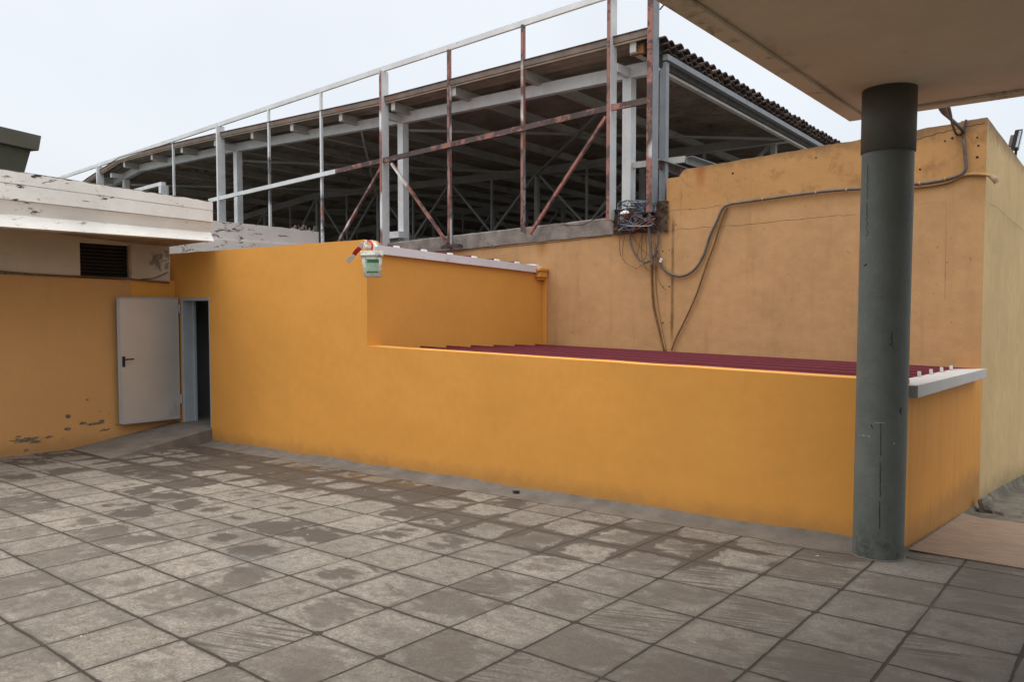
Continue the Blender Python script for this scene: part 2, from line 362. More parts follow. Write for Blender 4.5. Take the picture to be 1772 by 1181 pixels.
# canopy shade painted in: right part of the yard coloured greyer and darker
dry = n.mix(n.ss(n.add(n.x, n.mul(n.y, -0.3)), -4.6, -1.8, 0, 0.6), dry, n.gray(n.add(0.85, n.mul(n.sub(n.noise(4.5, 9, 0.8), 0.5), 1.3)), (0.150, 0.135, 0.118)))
# broom streaks
stv = n.noise(1.0, 3, 0.5, 0.1, v=n.scl(n.vec(n.add(n.x, n.mul(n.y, 0.25)), n.sub(n.y, n.mul(n.x, 0.35)), n.z), (1.6, 45, 1)))
stm = n.mul(n.ss(stv, 0.46, 0.60), n.mul(n.ss(r2, 0.60, 0.75), n.ss(n.noise(1.8, 4, 0.6), 0.40, 0.58)))
stm = n.mul(stm, n.ss(n.add(n.x, 0.0), -4.8, -3.6))
wetc = n.gray(n.add(0.7, n.mul(n.noise(8, 6, 0.65), 0.6)), (0.072, 0.060, 0.050))
c = n.mix(n.mul(stm, 0.9), dry, (0.088, 0.073, 0.060))
# damp blobs in slab centres on the left
cenv = n.noise(3.2, 7, 0.65, 0.5, v=n.scl(n.co, (0.8, 1.5, 1)))
leftm = n.mul(n.ss(n.x, -2.5, -5.0), n.ss(n.y, 2.2, 3.2))
blob = n.add(n.add(n.mul(cenv, 1.0), n.mul(cen, 0.16)), n.ss(r3, 0, 1, -0.20, 0.10))
bm = n.mul(n.ss(blob, 0.585, 0.635), leftm)
softb = n.mul(n.ss(blob, 0.50, 0.64), n.ss(n.y, 0.5, 2.0))
c = n.mix(n.mul(softb, 0.6), c, (0.105, 0.088, 0.073))
c = n.mix(n.mul(bm, 0.85), c, wetc)
# wet joints spreading over slabs near the wall
reg = n.mx(gauss(n, -8.2, 5.3, 2.4, 0.75), gauss(n, -4.3, 4.85, 0.95, 0.42))
reg = n.mx(reg, n.mul(gauss(n, -2.9, 5.2, 1.0, 0.5), 0.7))
reg = n.mx(reg, n.mul(gauss(n, -6.2, 5.35, 1.2, 0.55), 0.95))
reg = n.mx(reg, n.mul(gauss(n, -9.3, 4.4, 1.6, 0.35), 0.75))
reg = n.mx(reg, n.mul(gauss(n, -3.4, 4.75, 0.5, 0.35), 0.85))
reg = n.mx(reg, n.mul(gauss(n, -10.6, 4.6, 1.5, 0.5), 0.7))
reg = n.mul(reg, n.ss(n.noise(0.9, 4, 0.6), 0.30, 0.62, 0.45, 1.35))
wd = n.add(dmin, n.mul(n.sub(n.noise(5, 8, 0.7, 0.6), 0.5), 0.28))
wet = n.mul(n.ss(n.sub(wd, n.mul(reg, 0.135)), -0.012, 0.012, 1, 0), n.ss(reg, 0.10, 0.25))
deep = n.mul(n.ss(n.add(reg, n.mul(n.sub(n.noise(1.6, 6, 0.6), 0.5), 1.1)), 0.92, 1.06), 1.0)
wet = n.mx(wet, deep)
c = n.mix(n.mul(wet, 0.9), c, wetc)
# paint/rust washed out beside the wall
och = n.mul(gauss(n, -7.4, 5.74, 1.6, 0.22), n.ss(n.noise(1.6, 3, 0.5), 0.3, 0.6))
c = n.mix(n.mul(och, 0.45), c, (0.16, 0.095, 0.035))
c = n.mix(n.mul(gauss(n, -4.85, 3.05, 0.42, 0.17), n.ss(n.noise(4, 6, 0.7), 0.38, 0.62, 0.2, 0.85)), c, (0.10, 0.095, 0.09))
c = n.mix(n.mul(grout, n.ss(n.noise(2.6, 5, 0.65), 0.25, 0.48, 0.55, 0.97)), c, (0.048, 0.040, 0.033))
c = n.mix(n.ss(n.noise(60, 2, 0.5), 0.76, 0.79, 0, 0.6), c, (0.06, 0.05, 0.04))
c = n.mix(n.ss(n.noise(13, 2, 0.5), 0.800, 0.806, 0, 0.9), c, (0.7, 0.68, 0.63))
tilt = n.mul(n.sub(r1, 0.5), 0.2)
h = n.add(n.add(n.mul(grout, -1.0), n.mul(fine, 0.35)), tilt)
h = n.add(h, n.mul(n.noise(6, 6, 0.65), 0.5))
n.bump(h, 0.006)
rgh = n.sub(n.sub(0.9, n.mul(wet, 0.25)), n.mul(bm, 0.20))
MAT['paving'] = n.fin(c, rgh, 0, 0.2)

# ------------------------------------------------------------------ mesh helpers
class MB:
    def __init__(s): s.v = []; s.f = []
    def hexa(s, p):  # 8 points: bottom 4 ccw, top 4 ccw
        b = len(s.v); s.v += [tuple(q) for q in p]
        for f in ((3, 2, 1, 0), (4, 5, 6, 7), (0, 1, 5, 4), (1, 2, 6, 5), (2, 3, 7, 6), (3, 0, 4, 7)): s.f.append(tuple(b + i for i in f))
        return s
    def box(s, x0, x1, y0, y1, z0, z1):
        return s.hexa([(x0, y0, z0), (x1, y0, z0), (x1, y1, z0), (x0, y1, z0), (x0, y0, z1), (x1, y0, z1), (x1, y1, z1), (x0, y1, z1)])
    def bar(s, p, q, w, d, up=(0, 0, 1)):
        p = Vector(p); q = Vector(q); t = (q - p).normalized(); up = Vector(up)
        if abs(t.dot(up)) > 0.98: up = Vector((0, 1, 0))
        a = t.cross(up).normalized() * (w / 2); b = a.cross(t).normalized() * (d / 2)
        return s.hexa([p - a - b, p + a - b, q + a - b, q - a - b, p - a + b, p + a + b, q + a + b, q - a + b])
    def quad(s, *p):
        b = len(s.v); s.v += [tuple(q) for q in p]; s.f.append(tuple(range(b, b + len(p)))); return s
    def tube(s, pts, r, k=8, cap=True):
        pts = [Vector(p) for p in pts]; b = len(s.v); n_ = len(pts); prev = None
        for i, p in enumerate(pts):
            t = (pts[min(i + 1, n_ - 1)] - pts[max(i - 1, 0)]).normalized()
            if prev is None:
                a = t.cross(Vector((0, 0, 1)))
                if a.length < 0.05: a = t.cross(Vector((0, 1, 0)))
            else: a = prev - t * prev.dot(t)
            a.normalize(); prev = a; c_ = t.cross(a)
            rr = r[i] if isinstance(r, (list, tuple)) else r
            for j in range(k):
                an = 2 * math.pi * j / k; s.v.append(tuple(p + a * math.cos(an) * rr + c_ * math.sin(an) * rr))
        for i in range(n_ - 1):
            for j in range(k):
                j2 = (j + 1) % k
                s.f.append((b + i * k + j, b + i * k + j2, b + (i + 1) * k + j2, b + (i + 1) * k + j))
        if cap:
            s.f.append(tuple(b + j for j in reversed(range(k)))); s.f.append(tuple(b + (n_ - 1) * k + j for j in range(k)))
        return s
    def build(s, name, mat, parent=None, bevel=0.0, smooth=False, origin=None):
        me = bpy.data.meshes.new(name); me.from_pydata(s.v, [], s.f); me.validate(); me.update()
        me.materials.append(MAT[mat]); o = bpy.data.objects.new(name, me); COL.objects.link(o)
        if parent: o.parent = parent
        if smooth:
            for p in me.polygons: p.use_smooth = True
        if bevel:
            m = o.modifiers.new('bevel', 'BEVEL'); m.width = bevel; m.segments = 2; m.limit_method = 'ANGLE'
        return o
def tag(o, label=None, cat=None, group=None, kind=None):
    if label: o['label'] = label
    if cat: o['category'] = cat
    if group: o['group'] = group
    if kind: o['kind'] = kind
    return o
def thing(name, label, cat, group=None):
    o = bpy.data.objects.new(name, None); COL.objects.link(o); o.empty_display_size = 0.2
    return tag(o, label, cat, group)
def spline(pts, n_=10):
    P = [Vector(p) for p in pts]; P = [P[0]] + P + [P[-1]]; out_ = []
    for i in range(1, len(P) - 2):
        for k in range(n_):
            t = k / n_; a, b, c_, d = P[i - 1], P[i], P[i + 1], P[i + 2]
            out_.append(0.5 * ((2 * b) + (c_ - a) * t + (2 * a - 5 * b + 4 * c_ - d) * t * t + (3 * b - a - 3 * c_ + d) * t ** 3))
    out_.append(P[-2]); return out_
def GZ(x, y):
    return 0.03096 * x - 0.02586 * y - 0.0013
def gdrop(x, y):
    d = max(0.0, min(1.0, (x + 1.55) / 0.25)) * max(0.0, y - 6.25)
    return -0.085 * min(d, 12)
FW = 6.12      # front wall plane
TW = 9.68      # tan wall plane

# ------------------------------------------------------------------ ground
xs = sorted([-300, -120, -60, -30, -16] + list(np.arange(-13, 6.01, 0.5)) + [-1.55, -1.3, 10, 20, 60, 120, 300])
ys = sorted([-300, -120, -40, -15, -8] + list(np.arange(-6, 20.01, 0.5)) + [6.25, 18.25, 30, 60, 120, 300])
mb = MB()
def gh(x, y):
    cx = max(-16, min(10, x)); cy = max(-15, min(20, y))
    return GZ(cx, cy) + gdrop(cx, cy) - 0.006
for y in ys:
    for x in xs: mb.v.append((x, y, gh(x, y)))
W_ = len(xs)
for j in range(len(ys) - 1):
    for i in range(len(xs) - 1): mb.f.append((j * W_ + i, j * W_ + i + 1, (j + 1) * W_ + i + 1, (j + 1) * W_ + i))
tag(mb.build('ground', 'rough_ground'), kind='structure', label='rough dark concrete ground around the yard')
# slab paving of the yard (plane, 6 mm above ground)
mb = MB()
def pv(x, y, o=0.0): return (x, y, GZ(x, y) + o)
mb.quad(pv(-12.15, -8), pv(10, -8), pv(10, 6.24), pv(-12.15, 6.14))
tag(mb.build('pavement', 'paving'), kind='structure', label='grey concrete slab paving, damp along the joints')

# concrete skirt along the front wall, sloping up to it, uneven edges
mb = MB(); N_ = 150
for i in range(N_ + 1):
    x = -11.02 + (9.72) * i / N_
    nz1 = mnoise.noise(Vector((x * 1.3, 0, 5))); nz2 = mnoise.noise(Vector((x * 4.1, 3, 5)))
    wdt = 0.30 + 0.05 * nz1 + 0.03 * nz2
    g0 = GZ(x, FW)
    mb.v += [(x, FW - wdt, GZ(x, FW - wdt) + 0.003), (x, FW - wdt * 0.55, GZ(x, FW - wdt * .5) + 0.012 + 0.004 * nz2),
             (x, FW - 0.03, g0 + 0.035 + 0.014 * nz1), (x, FW - 0.012, g0 + 0.055 + 0.022 * nz1 + 0.008 * nz2), (x, FW + 0.02, g0 + 0.055 + 0.02 * nz1)]
for i in range(N_):
    for k in range(4): mb.f.append((i * 5 + k, (i + 1) * 5 + k, (i + 1) * 5 + k + 1, i * 5 + k + 1))
tag(mb.build('wall_skirt', 'concrete_skirt', smooth=True), 'narrow grey concrete skirt running along the foot of the long yellow wall', 'concrete skirt')
p = at(893, 855, 'y', FW - 0.13)
mb = MB(); pts = []
for k in range(11):
    a_ = 2 * math.pi * k / 11; r_ = 0.045 * (1 + 0.4 * mnoise.noise(Vector((k * 1.7, 0, 0))))
    pts.append((p.x + r_ * math.cos(a_), p.y + r_ * 0.8 * math.sin(a_), GZ(p.x, p.y) + 0.030 + 0.06 * (r_ * 0.8 * math.sin(a_) + 0.03)))
mb.quad(*pts)
tag(mb.build('drain_hole', 'hole'), 'small dark hole in the concrete skirt below the yellow wall', 'drain hole')

# ramp to the door
mb = MB()
fx, fy = -10.70, 4.46
A = Vector((-12.1, FW, -0.262)); B = Vector((-11.03, FW, -0.258)); Bd = Vector((-11.03, FW, -0.60))
mb2 = MB(); NR = 14
for i in range(NR + 1):
    t = i / NR
    yl = 6.14 + (4.50 - 6.14) * t; xr_ = -11.03 + (fx + 11.03) * t; yr = 6.14 + (fy - 6.14) * t
    top_l = -0.262 + (GZ(-12.1, 4.5) + 0.004 + 0.262) * t; top_r = -0.262 + (GZ(fx, fy) + 0.004 + 0.262) * t ** 1.05
    top_r += 0.008 * mnoise.noise(Vector((i * .7, 1, 2)))
    cx_ = xr_ - 0.05
    mb2.v += [(-12.15, yl, top_l), ((-12.1 + cx_) / 2, (yl + yr) / 2, (top_l + top_r) / 2 + 0.004), (cx_, yr, top_r), (xr_, yr, top_r - 0.02 * (1 - t)), (xr_ + 0.012, yr, GZ(xr_, yr) - 0.02)]
for i in range(NR):
    for k in range(4): mb2.f.append((i * 5 + k, i * 5 + k + 1, (i + 1) * 5 + k + 1, (i + 1) * 5 + k))
mb2.f.append((0, 1, 2, 3, 4))
tag(mb2.build('ramp', 'ramp_concrete'), 'short grey concrete ramp leading up to the open steel door', 'ramp')

# ------------------------------------------------------------------ annex building on the left
ax = thing('annex_building', 'low building on the left with yellow wall, cream band and peeling white roof edge', 'building')
WX = -12.1
mb = MB()
mb.hexa([(WX - .25, -4, -1), (WX, -4, -1), (WX, FW - .002, -1), (WX - .25, FW - .002, -1), (WX - .25, -4, 2.2), (WX, -4, 2.2), (WX, FW - .002, 2.0), (WX - .25, FW - .002, 2.0)])
mb.build('wall', 'yellow_old', ax)
# newer yellow patch next to the corner
tag(MB().box(WX + .001, WX + .006, 5.42, FW - .004, 1.55, 2.02).build('repainted_patch', 'yellow_paint', ax), 'fresh deeper yellow patch beside the corner')
# cream band, proud of wall, with an opening for the louver
zb = lambda y: 2.09 - (y - 3.6) * 0.034
bx0, bx1 = WX - .2, WX + .045
mb = MB()
def band(y0, y1, z0, z1=None):
    zt = 2.80
    mb.hexa([(bx0, y0, z0 if z0 else zb(y0)), (bx1, y0, z0 if z0 else zb(y0)), (bx1, y1, z0 if z0 else zb(y1)), (bx0, y1, z0 if z0 else zb(y1)), (bx0, y0, z1 or zt), (bx1, y0, z1 or zt), (bx1, y1, z1 or zt), (bx0, y1, z1 or zt)])
LY0, LY1 = 4.68, 5.40
band(-4, LY0, None); band(LY1, FW - .1, None)
mb.hexa([(bx0, LY0, 2.545), (bx1, LY0, 2.545), (bx1, LY1, 2.535), (bx0, LY1, 2.535), (bx0, LY0, 2.80), (bx1, LY0, 2.80), (bx1, LY1, 2.80), (bx0, LY1, 2.80)])
mb.hexa([(bx0, LY0, 2.045), (bx1, LY0, 2.045), (bx1, LY1, 2.02), (bx0, LY1, 2.02), (bx0, LY0, 2.06), (bx1, LY0, 2.06), (bx1, LY1, 2.045), (bx0, LY1, 2.045)])
mb.build('cream_band', 'cream_band', ax)
vent = MB()
for k in range(9):
    z = 2.07 + k * 0.054
    vent.hexa([(bx1 - .09, LY0 + .02, z + .03), (bx1 - .035, LY0 + .02, z), (bx1 - .035, LY1 - .02, z - .01), (bx1 - .09, LY1 - .02, z + .02), (bx1 - .09, LY0 + .02, z + .036), (bx1 - .035, LY0 + .02, z + .008), (bx1 - .035, LY1 - .02, z - .002), (bx1 - .09, LY1 - .02, z + .026)])
vent.box(bx1 - .16, bx1 - .12, LY0, LY1, 2.02, 2.56)
vo = vent.build('louver_vent', 'louver_dark', ax)
MB().box(bx1 - .06, bx1 + .01, LY1 - .02, LY1 + .012, 2.03, 2.55).build('frame', 'soffit', vo)
# thin dark cable ledge under the band
pts = spline([(bx1 + .01, 2.0, 2.135), (bx1 + .012, 3.4, 2.098), (bx1 + .014, 4.2, 2.055), (bx1 + .012, 4.9, 2.045), (bx1 + .014, 5.5, 2.02), (bx1 + .012, 6.0, 1.985)], 10)
MB().tube(pts, 0.013, 6).build('conduit', 'brown_cable', ax, smooth=True)
pts = spline([(bx1 + .02, 5.55, 2.03), (bx1 + .02, 5.72, 2.045), (bx1 + .02, 5.85, 2.09), (bx1 + .02, 5.97, 2.15)], 8)
MB().tube(pts, 0.008, 6).build('conduit', 'brown_cable', ax, smooth=True)
FX, FE = -10.8, 6.07
def sof(y0, y1, mat, nm):
    zw = lambda y: 2.72 - (y - 3.3) * .058; zf_ = lambda y: 2.62 - (y + 4) * .003
    return MB().hexa([(WX - .3, y0, zw(y0)), (FX - .03, y0, zf_(y0)), (FX - .03, y1, zf_(y1)), (WX - .3, y1, zw(y1)), (WX - .3, y0, zw(y0) + .06), (FX - .03, y0, zf_(y0) + .06), (FX - .03, y1, zf_(y1) + .06), (WX - .3, y1, zw(y1) + .06)]).build(nm, mat, ax)
sof(-4, 4.35, 'cream_band', 'soffit'); tag(sof(4.351, FE - .01, 'soffit', 'soffit'), 'brown stained end of the soffit')
# fascia boards: heights shrink towards the far end as in the real one
def zt(y): return 3.276 + (y - 3.3) * (3.165 - 3.276) / 2.77
def zl(y): return 2.583
def fb(f0, f1, dx, name, y0=-4.0, y1=FE, dt=None):
    mb = MB(); n_ = 240
    prof = []
    for i in range(n_ + 1):
        y = y0 + (y1 - y0) * i / n_
        a_ = zt(y) + (zl(y) - zt(y)) * f0; b_ = zt(y) + (zl(y) - zt(y)) * f1
        j = 0.006 * mnoise.noise(Vector((y * 2, f0 * 9, 1))) + ((0.014 * mnoise.noise(Vector((y * 7, f0 * 9, 1))) + .012 * mnoise.noise(Vector((y * 23, f0 * 9, 1)))) if f0 == 0 else 0)
        mb.v += [(FX - .18, y, b_), (FX + dx, y, b_), (FX + (dx if dt is None else dt), y, a_ + j), (FX - .18, y, a_ + j)]
    for i in range(n_):
        for k in range(4): mb.f.append((i * 4 + k, i * 4 + (k + 1) % 4, (i + 1) * 4 + (k + 1) % 4, (i + 1) * 4 + k))
    mb.f.append((3, 2, 1, 0)); mb.f.append((n_ * 4, n_ * 4 + 1, n_ * 4 + 2, n_ * 4 + 3))
    o = mb.build(name, 'white_fascia', ax); return o
fb(0.0, 0.215, 0.0, 'fascia_board'); fb(0.222, 0.505, -0.004, 'fascia_board')
fb(0.512, 0.765, -0.105, 'fascia_board', dt=-0.03); fb(0.768, 1.0, 0.022, 'fascia_board', dt=-0.075)
MB().hexa([(-30, -4, 2.9), (FX - .19, -4, 2.9), (FX - .19, FE - .03, 2.9), (-30, FE - .03, 2.9), (-30, -4, zt(-4) + .018), (FX - .02, -4, zt(-4) + .014), (FX - .02, FE - .03, zt(6.07) + .014), (-30, FE - .03, zt(6.07) + .018)]).build('roof', 'hut_cap', ax)
# chipped plaster patches low on the left wall
def blotch(px, py, rw, rh, seed, nm='plaster_chip', mat='chip_patch', k_=64):
    c0 = at(px, py, 'x', WX + .003); pts = []
    for k in range(k_):
        a_ = 2 * math.pi * k / k_
        r_ = max(.15, 1 + 0.75 * mnoise.noise(Vector((math.cos(a_) * 2.2, math.sin(a_) * 2.2, seed))) + .55 * mnoise.noise(Vector((math.cos(a_) * 6, math.sin(a_) * 6, seed))))
        pts.append((WX + .003, c0.y + rw * r_ * math.cos(a_), c0.z + rh * r_ * math.sin(a_)))
    return MB().quad(*pts).build(nm, mat, ax)
for a_ in ((45, 762, .15, .030, 1), (62, 765, .07, .018, 2), (143, 733, .05, .020, 3), (163, 734, .09, .018, 4), (176, 730, .04, .03, 9), (46, 780, .03, .02, 5), (84, 757, .05, .018, 6), (117, 743, .04, .02, 7), (118, 721, .035, .03, 8), (151, 692, .02, .012, 11), (32, 756, .03, .012, 12), (173, 713, .012, .008, 14)):
    blotch(*a_)

# dark hut on the annex roof, upper left
hut = thing('roof_hut', 'dark olive roof structure with flared sides and flat cap on the annex roof', 'roof structure')
c1 = at(72, 235, 'z', 4.5); c0 = at(0, 218, 'z', 4.5)
dirn = (c1 - c0); dirn.z = 0; dirn.normalize(); nrm = Vector((-dirn.y, dirn.x, 0))
if nrm.dot(Vector((0, 0, 0)) - c1) > 0: nrm = -nrm      # away from viewer
s0 = c1 - dirn * 3.2
def hp(a, b, z): q = c1 + dirn * a + nrm * b; return (q.x, q.y, z)
cz = 4.5
MB().hexa([hp(-3.2, 0.02, cz - .26), hp(-.04, 0.02, cz - .26), hp(-.04, 1.6, cz - .26), hp(-3.2, 1.6, cz - .26), hp(-3.2, 0, cz), hp(0, 0, cz), hp(0, 1.62, cz), hp(-3.2, 1.62, cz)]).build('cap', 'hut_cap', hut, bevel=.01)
MB().hexa([hp(-2.9, .28, 3.1), hp(-.36, .28, 3.1), hp(-.36, 1.3, 3.1), hp(-2.9, 1.3, 3.1), hp(-3.1, .09, cz - .262), hp(-.13, .09, cz - .262), hp(-.13, 1.5, cz - .262), hp(-3.1, 1.5, cz - .262)]).build('body', 'hut_paint', hut, bevel=.01)

# second white parapet behind
pp = thing('white_parapet', 'peeling white parapet behind the yellow wall, below the steel frame', 'parapet')
PX = -13.0; mb = MB(); n_ = 50
for i in range(n_ + 1):
    y = 6.35 + (9.60 - 6.35) * i / n_
    zz = 3.154 - (y - 7.3) * 0.01 + 0.010 * mnoise.noise(Vector((y * 5, 0, 2))) - (0.05 * max(0, mnoise.noise(Vector((y * 3, 0, 9)))) if y > 9.1 else 0)
    mb.v += [(PX - .3, y, 2.2), (PX, y, 2.2), (PX, y, zz), (PX - .3, y, zz)]
for i in range(n_):
    for k in range(4): mb.f.append((i * 4 + k, i * 4 + (k + 1) % 4, (i + 1) * 4 + (k + 1) % 4, (i + 1) * 4 + k))
mb.f.append((3, 2, 1, 0)); mb.f.append((n_ * 4, n_ * 4 + 1, n_ * 4 + 2, n_ * 4 + 3))
mb.build('wall', 'white_parapet', pp)
MB().box(PX - .01, PX + .03, 6.36, 9.62, 2.3, 2.82).build('lower_board', 'white_parapet', pp)
random.seed(3)
mb = MB()
for k in range(16):
    x = PX - .1 + random.uniform(-.1, .1); y = 9.1 + random.uniform(0, .45); z = 3.12
    s_ = random.uniform(.02, .05)
    mb.bar((x, y, z), (x + random.uniform(-.05, .05), y + random.uniform(-.08, .08), z + random.uniform(.02, .11)), s_ * .4, s_)
tag(mb.build('rubble_heap', 'eave_board'), 'dry brown debris lying on the far end of the white parapet', 'debris')

# ------------------------------------------------------------------ yellow storeroom
st = thing('storeroom', 'bright yellow lean-to storeroom with high and low maroon roofs and steel door', 'building')
XL, XS, XR = -12.25, -7.34, -1.345
DX0, DX1, DZ = -11.90, -11.04, 1.745
def grid_wall(x0, x1, zb0, zt0, zt1, y0, th=0.2):
    return MB().hexa([(x0, y0, zb0), (x1, y0, zb0), (x1, y0 + th, zb0), (x0, y0 + th, zb0), (x0, y0, zt0), (x1, y0, zt1), (x1, y0 + th, zt1), (x0, y0 + th, zt0)])
mb = MB()
def fw(x0, x1, zb0, f):
    z0, z1 = f(x0), f(x1)
    mb.hexa([(x0, FW, zb0), (x1, FW, zb0), (x1, FW + .2, zb0), (x0, FW + .2, zb0), (x0, FW, z0), (x1, FW, z1), (x1, FW + .2, z1), (x0, FW + .2, z0)])
hi = lambda x: 2.46 + (x - XL) * (2.425 - 2.46) / (XS - XL)
lo = lambda x: 1.122 + (x - XS) * (1.060 - 1.122) / (XR - XS)
# single outline polygon with the door notch
outl = [(XL, -1), (DX0, -1), (DX0, DZ), (DX1, DZ), (DX1, -1), (XR, -1)]
outl += [(XR + (XS - XR) * i / 60, lo(XR + (XS - XR) * i / 60) + .005 * mnoise.noise(Vector((i * .21, 0, 3)))) for i in range(61)]
outl += [(XS, 2.375), (XS - .02, 2.408)]
outl += [(XS - .07 + (XL - XS + .07) * i / 50, hi(XS - .07 + (XL - XS + .07) * i / 50) + .006 * mnoise.noise(Vector((i * .23, 0, 7)))) for i in range(51)]
b = len(mb.v)
for yy in (FW, FW + .2):
    for (x, z) in outl: mb.v.append((x, yy, z))
k = len(outl)
mb.f.append(tuple(range(k))); mb.f.append(tuple(reversed(range(k, 2 * k))))
for i in range(k): mb.f.append((i, i + k, (i + 1) % k + k, (i + 1) % k))
mb.build('front_wall', 'yellow_paint', st)
MB().hexa([(XS - .2, FW + .2, -1), (XS, FW + .2, -1), (XS, TW - .003, -1), (XS - .2, TW - .003, -1), (XS - .2, FW + .2, 2.36), (XS, FW + .2, 2.36), (XS, TW - .003, 2.22), (XS - .2, TW - .003, 2.22)]).build('recess_wall', 'yellow_paint', st)
MB().hexa([(XR - .2, FW + .2, -1), (XR, FW + .2, -1), (XR - .0, TW - .003, -1.2), (XR - .2, TW - .003, -1.2), (XR - .2, FW + .2, .96), (XR, FW + .2, .96), (XR - .0, TW - .003, .93), (XR - .2, TW - .003, .93)]).build('end_wall', 'yellow_streaky', st)
# yellow corner strip on the tan wall at the recess and its small bracket
MB().box(XS + .002, XS + .085, TW - .035, TW - .002, .8, 2.10).build('corner_strip', 'yellow_paint', st, bevel=.004)
mb = MB(); mb.box(XS - .02, XS + .10, TW - .22, TW - .02, 2.06, 2.15); mb.box(XS - .03, XS + .115, TW - .25, TW - .01, 2.153, 2.20)
mb.build('corbel', 'yellow_paint', st, bevel=.008)
MB().box(XS + .002, XS + .07, TW - .19, TW - .04, 2.02, 2.057).build('corbel', 'yellow_paint', st, bevel=.006)
# low maroon roof, trapezoid ribs running along x
def rz(x, y):
    t = (x - XS) / (XR - XS); a_ = 1.035 - .028 * (y - 7); b_ = .945 - .022 * (y - 7); return a_ + (b_ - a_) * t
ribs = [6.54 + .49 * k for k in range(7)]
def ribroof(name, x0, x1, y0, y1, zf, ribs, par):
    prof = [(y0, 0)]
    for r_ in ribs:
        for dy, h_ in ((-.036, 0), (-.024, .052), (.024, .052), (.036, 0)): prof.append((r_ + dy, h_))
        if r_ is not ribs[-1]:
            for q in (.12, .245, .37): prof += [(r_ + q - .012, 0), (r_ + q, .006), (r_ + q + .012, 0)]
    prof.append((y1, 0)); mb = MB(); k = len(prof)
    for xx in (x0, x1):
        for (y, h_) in prof: mb.v.append((xx, y, zf(xx, y) + h_))
    for xx in (x0, x1):
        for (y, h_) in prof: mb.v.append((xx, y, zf(xx, y) + h_ - .03))
    for i in range(k - 1):
        mb.f.append((i, k + i, k + i + 1, i + 1)); mb.f.append((2 * k + i, 2 * k + i + 1, 3 * k + i + 1, 3 * k + i))
        mb.f.append((i, i + 1, 2 * k + i + 1, 2 * k + i)); mb.f.append((k + i + 1, k + i, 3 * k + i, 3 * k + i + 1))
    return mb.build(name, 'maroon_sheet', par)
ribroof('low_roof', XS + .004, XR - .03, FW + .205, TW - .005, rz, ribs, st)
ribroof('high_roof', XL, XS - .02, FW + .21, TW - .005, lambda x, y: 2.335 - (y - 6.3) * .038 + .002 * (XS - x), ribs, st)
# white flashing of the low roof on the end wall, with rib end caps
def L_(y): return 1.000 - .024 * (y - 6.12)
fo = XR + .10
mb = MB(); ya, yb_ = 6.11, 9.22
mb.hexa([(fo - .03, ya, L_(ya) - .053), (fo, ya, L_(ya) - .053), (fo, yb_, L_(yb_) - .053), (fo - .03, yb_, L_(yb_) - .053), (fo - .03, ya, L_(ya) + .03), (fo, ya, L_(ya) + .03), (fo, yb_, L_(yb_) + .03), (fo - .03, yb_, L_(yb_) + .03)])
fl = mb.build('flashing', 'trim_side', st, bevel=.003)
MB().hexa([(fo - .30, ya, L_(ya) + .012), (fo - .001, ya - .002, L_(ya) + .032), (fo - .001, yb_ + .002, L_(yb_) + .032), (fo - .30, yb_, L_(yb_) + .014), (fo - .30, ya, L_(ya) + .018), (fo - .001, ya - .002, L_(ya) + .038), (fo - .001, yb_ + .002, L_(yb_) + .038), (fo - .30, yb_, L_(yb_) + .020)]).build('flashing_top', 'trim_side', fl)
for r_ in ribs[:6]:
    y = r_ + .1
    MB().hexa([(fo - .315, y - .011, L_(y)), (fo - .285, y - .011, L_(y)), (fo - .285, y + .011, L_(y)), (fo - .315, y + .011, L_(y)), (fo - .315, y - .009, L_(y) + .062), (fo - .29, y - .009, L_(y) + .062), (fo - .29, y + .009, L_(y) + .062), (fo - .315, y + .009, L_(y) + .062)]).build('rib_cap', 'white_trim', fl)
# end closure at front of the flashing
MB().hexa([(fo - .30, ya - .004, L_(ya) - .05), (fo - .001, ya - .004, L_(ya) - .053), (fo - .001, ya - .001, L_(ya) - .053), (fo - .30, ya - .001, L_(ya) - .05), (fo - .30, ya - .004, L_(ya) + .018), (fo - .001, ya - .004, L_(ya) + .038), (fo - .001, ya - .001, L_(ya) + .038), (fo - .30, ya - .001, L_(ya) + .018)]).build('flashing_end', 'trim_side', fl)
# high roof flashing over the recess wall
def H_(y): return 2.345 + (y - 6.17) * (2.213 - 2.345) / 3.4
mb = MB(); ya, yb_ = 6.21, 9.60; fo = XS + .05
mb.hexa([(fo - .05, ya, H_(ya) - .085), (fo, ya, H_(ya) - .085), (fo, yb_, H_(yb_) - .085), (fo - .05, yb_, H_(yb_) - .085), (fo - .05, ya, H_(ya) + .02), (fo, ya, H_(ya) + .02), (fo, yb_, H_(yb_) + .02), (fo - .05, yb_, H_(yb_) + .02)])
mb.hexa([(fo - .3, ya, H_(ya) + .014), (fo - .051, ya, H_(ya) + .014), (fo - .051, yb_, H_(yb_) + .014), (fo - .3, yb_, H_(yb_) + .014), (fo - .3, ya, H_(ya) + .02), (fo - .051, ya, H_(ya) + .02), (fo - .051, yb_, H_(yb_) + .02), (fo - .3, yb_, H_(yb_) + .02)])
fh = mb.build('flashing', 'white_trim', st)
for y in (6.60, 7.08, 7.57, 8.06, 8.55, 9.02, 9.48):
    MB().hexa([(fo - .2, y - .04, H_(y) + .022), (fo - .02, y - .04, H_(y) + .022), (fo - .02, y + .04, H_(y) + .022), (fo - .2, y + .04, H_(y) + .022), (fo - .2, y - .035, H_(y) + .052), (fo - .03, y - .035, H_(y) + .046), (fo - .03, y + .035, H_(y) + .046), (fo - .2, y + .035, H_(y) + .052)]).build('rib_cap', 'white_trim', fh)
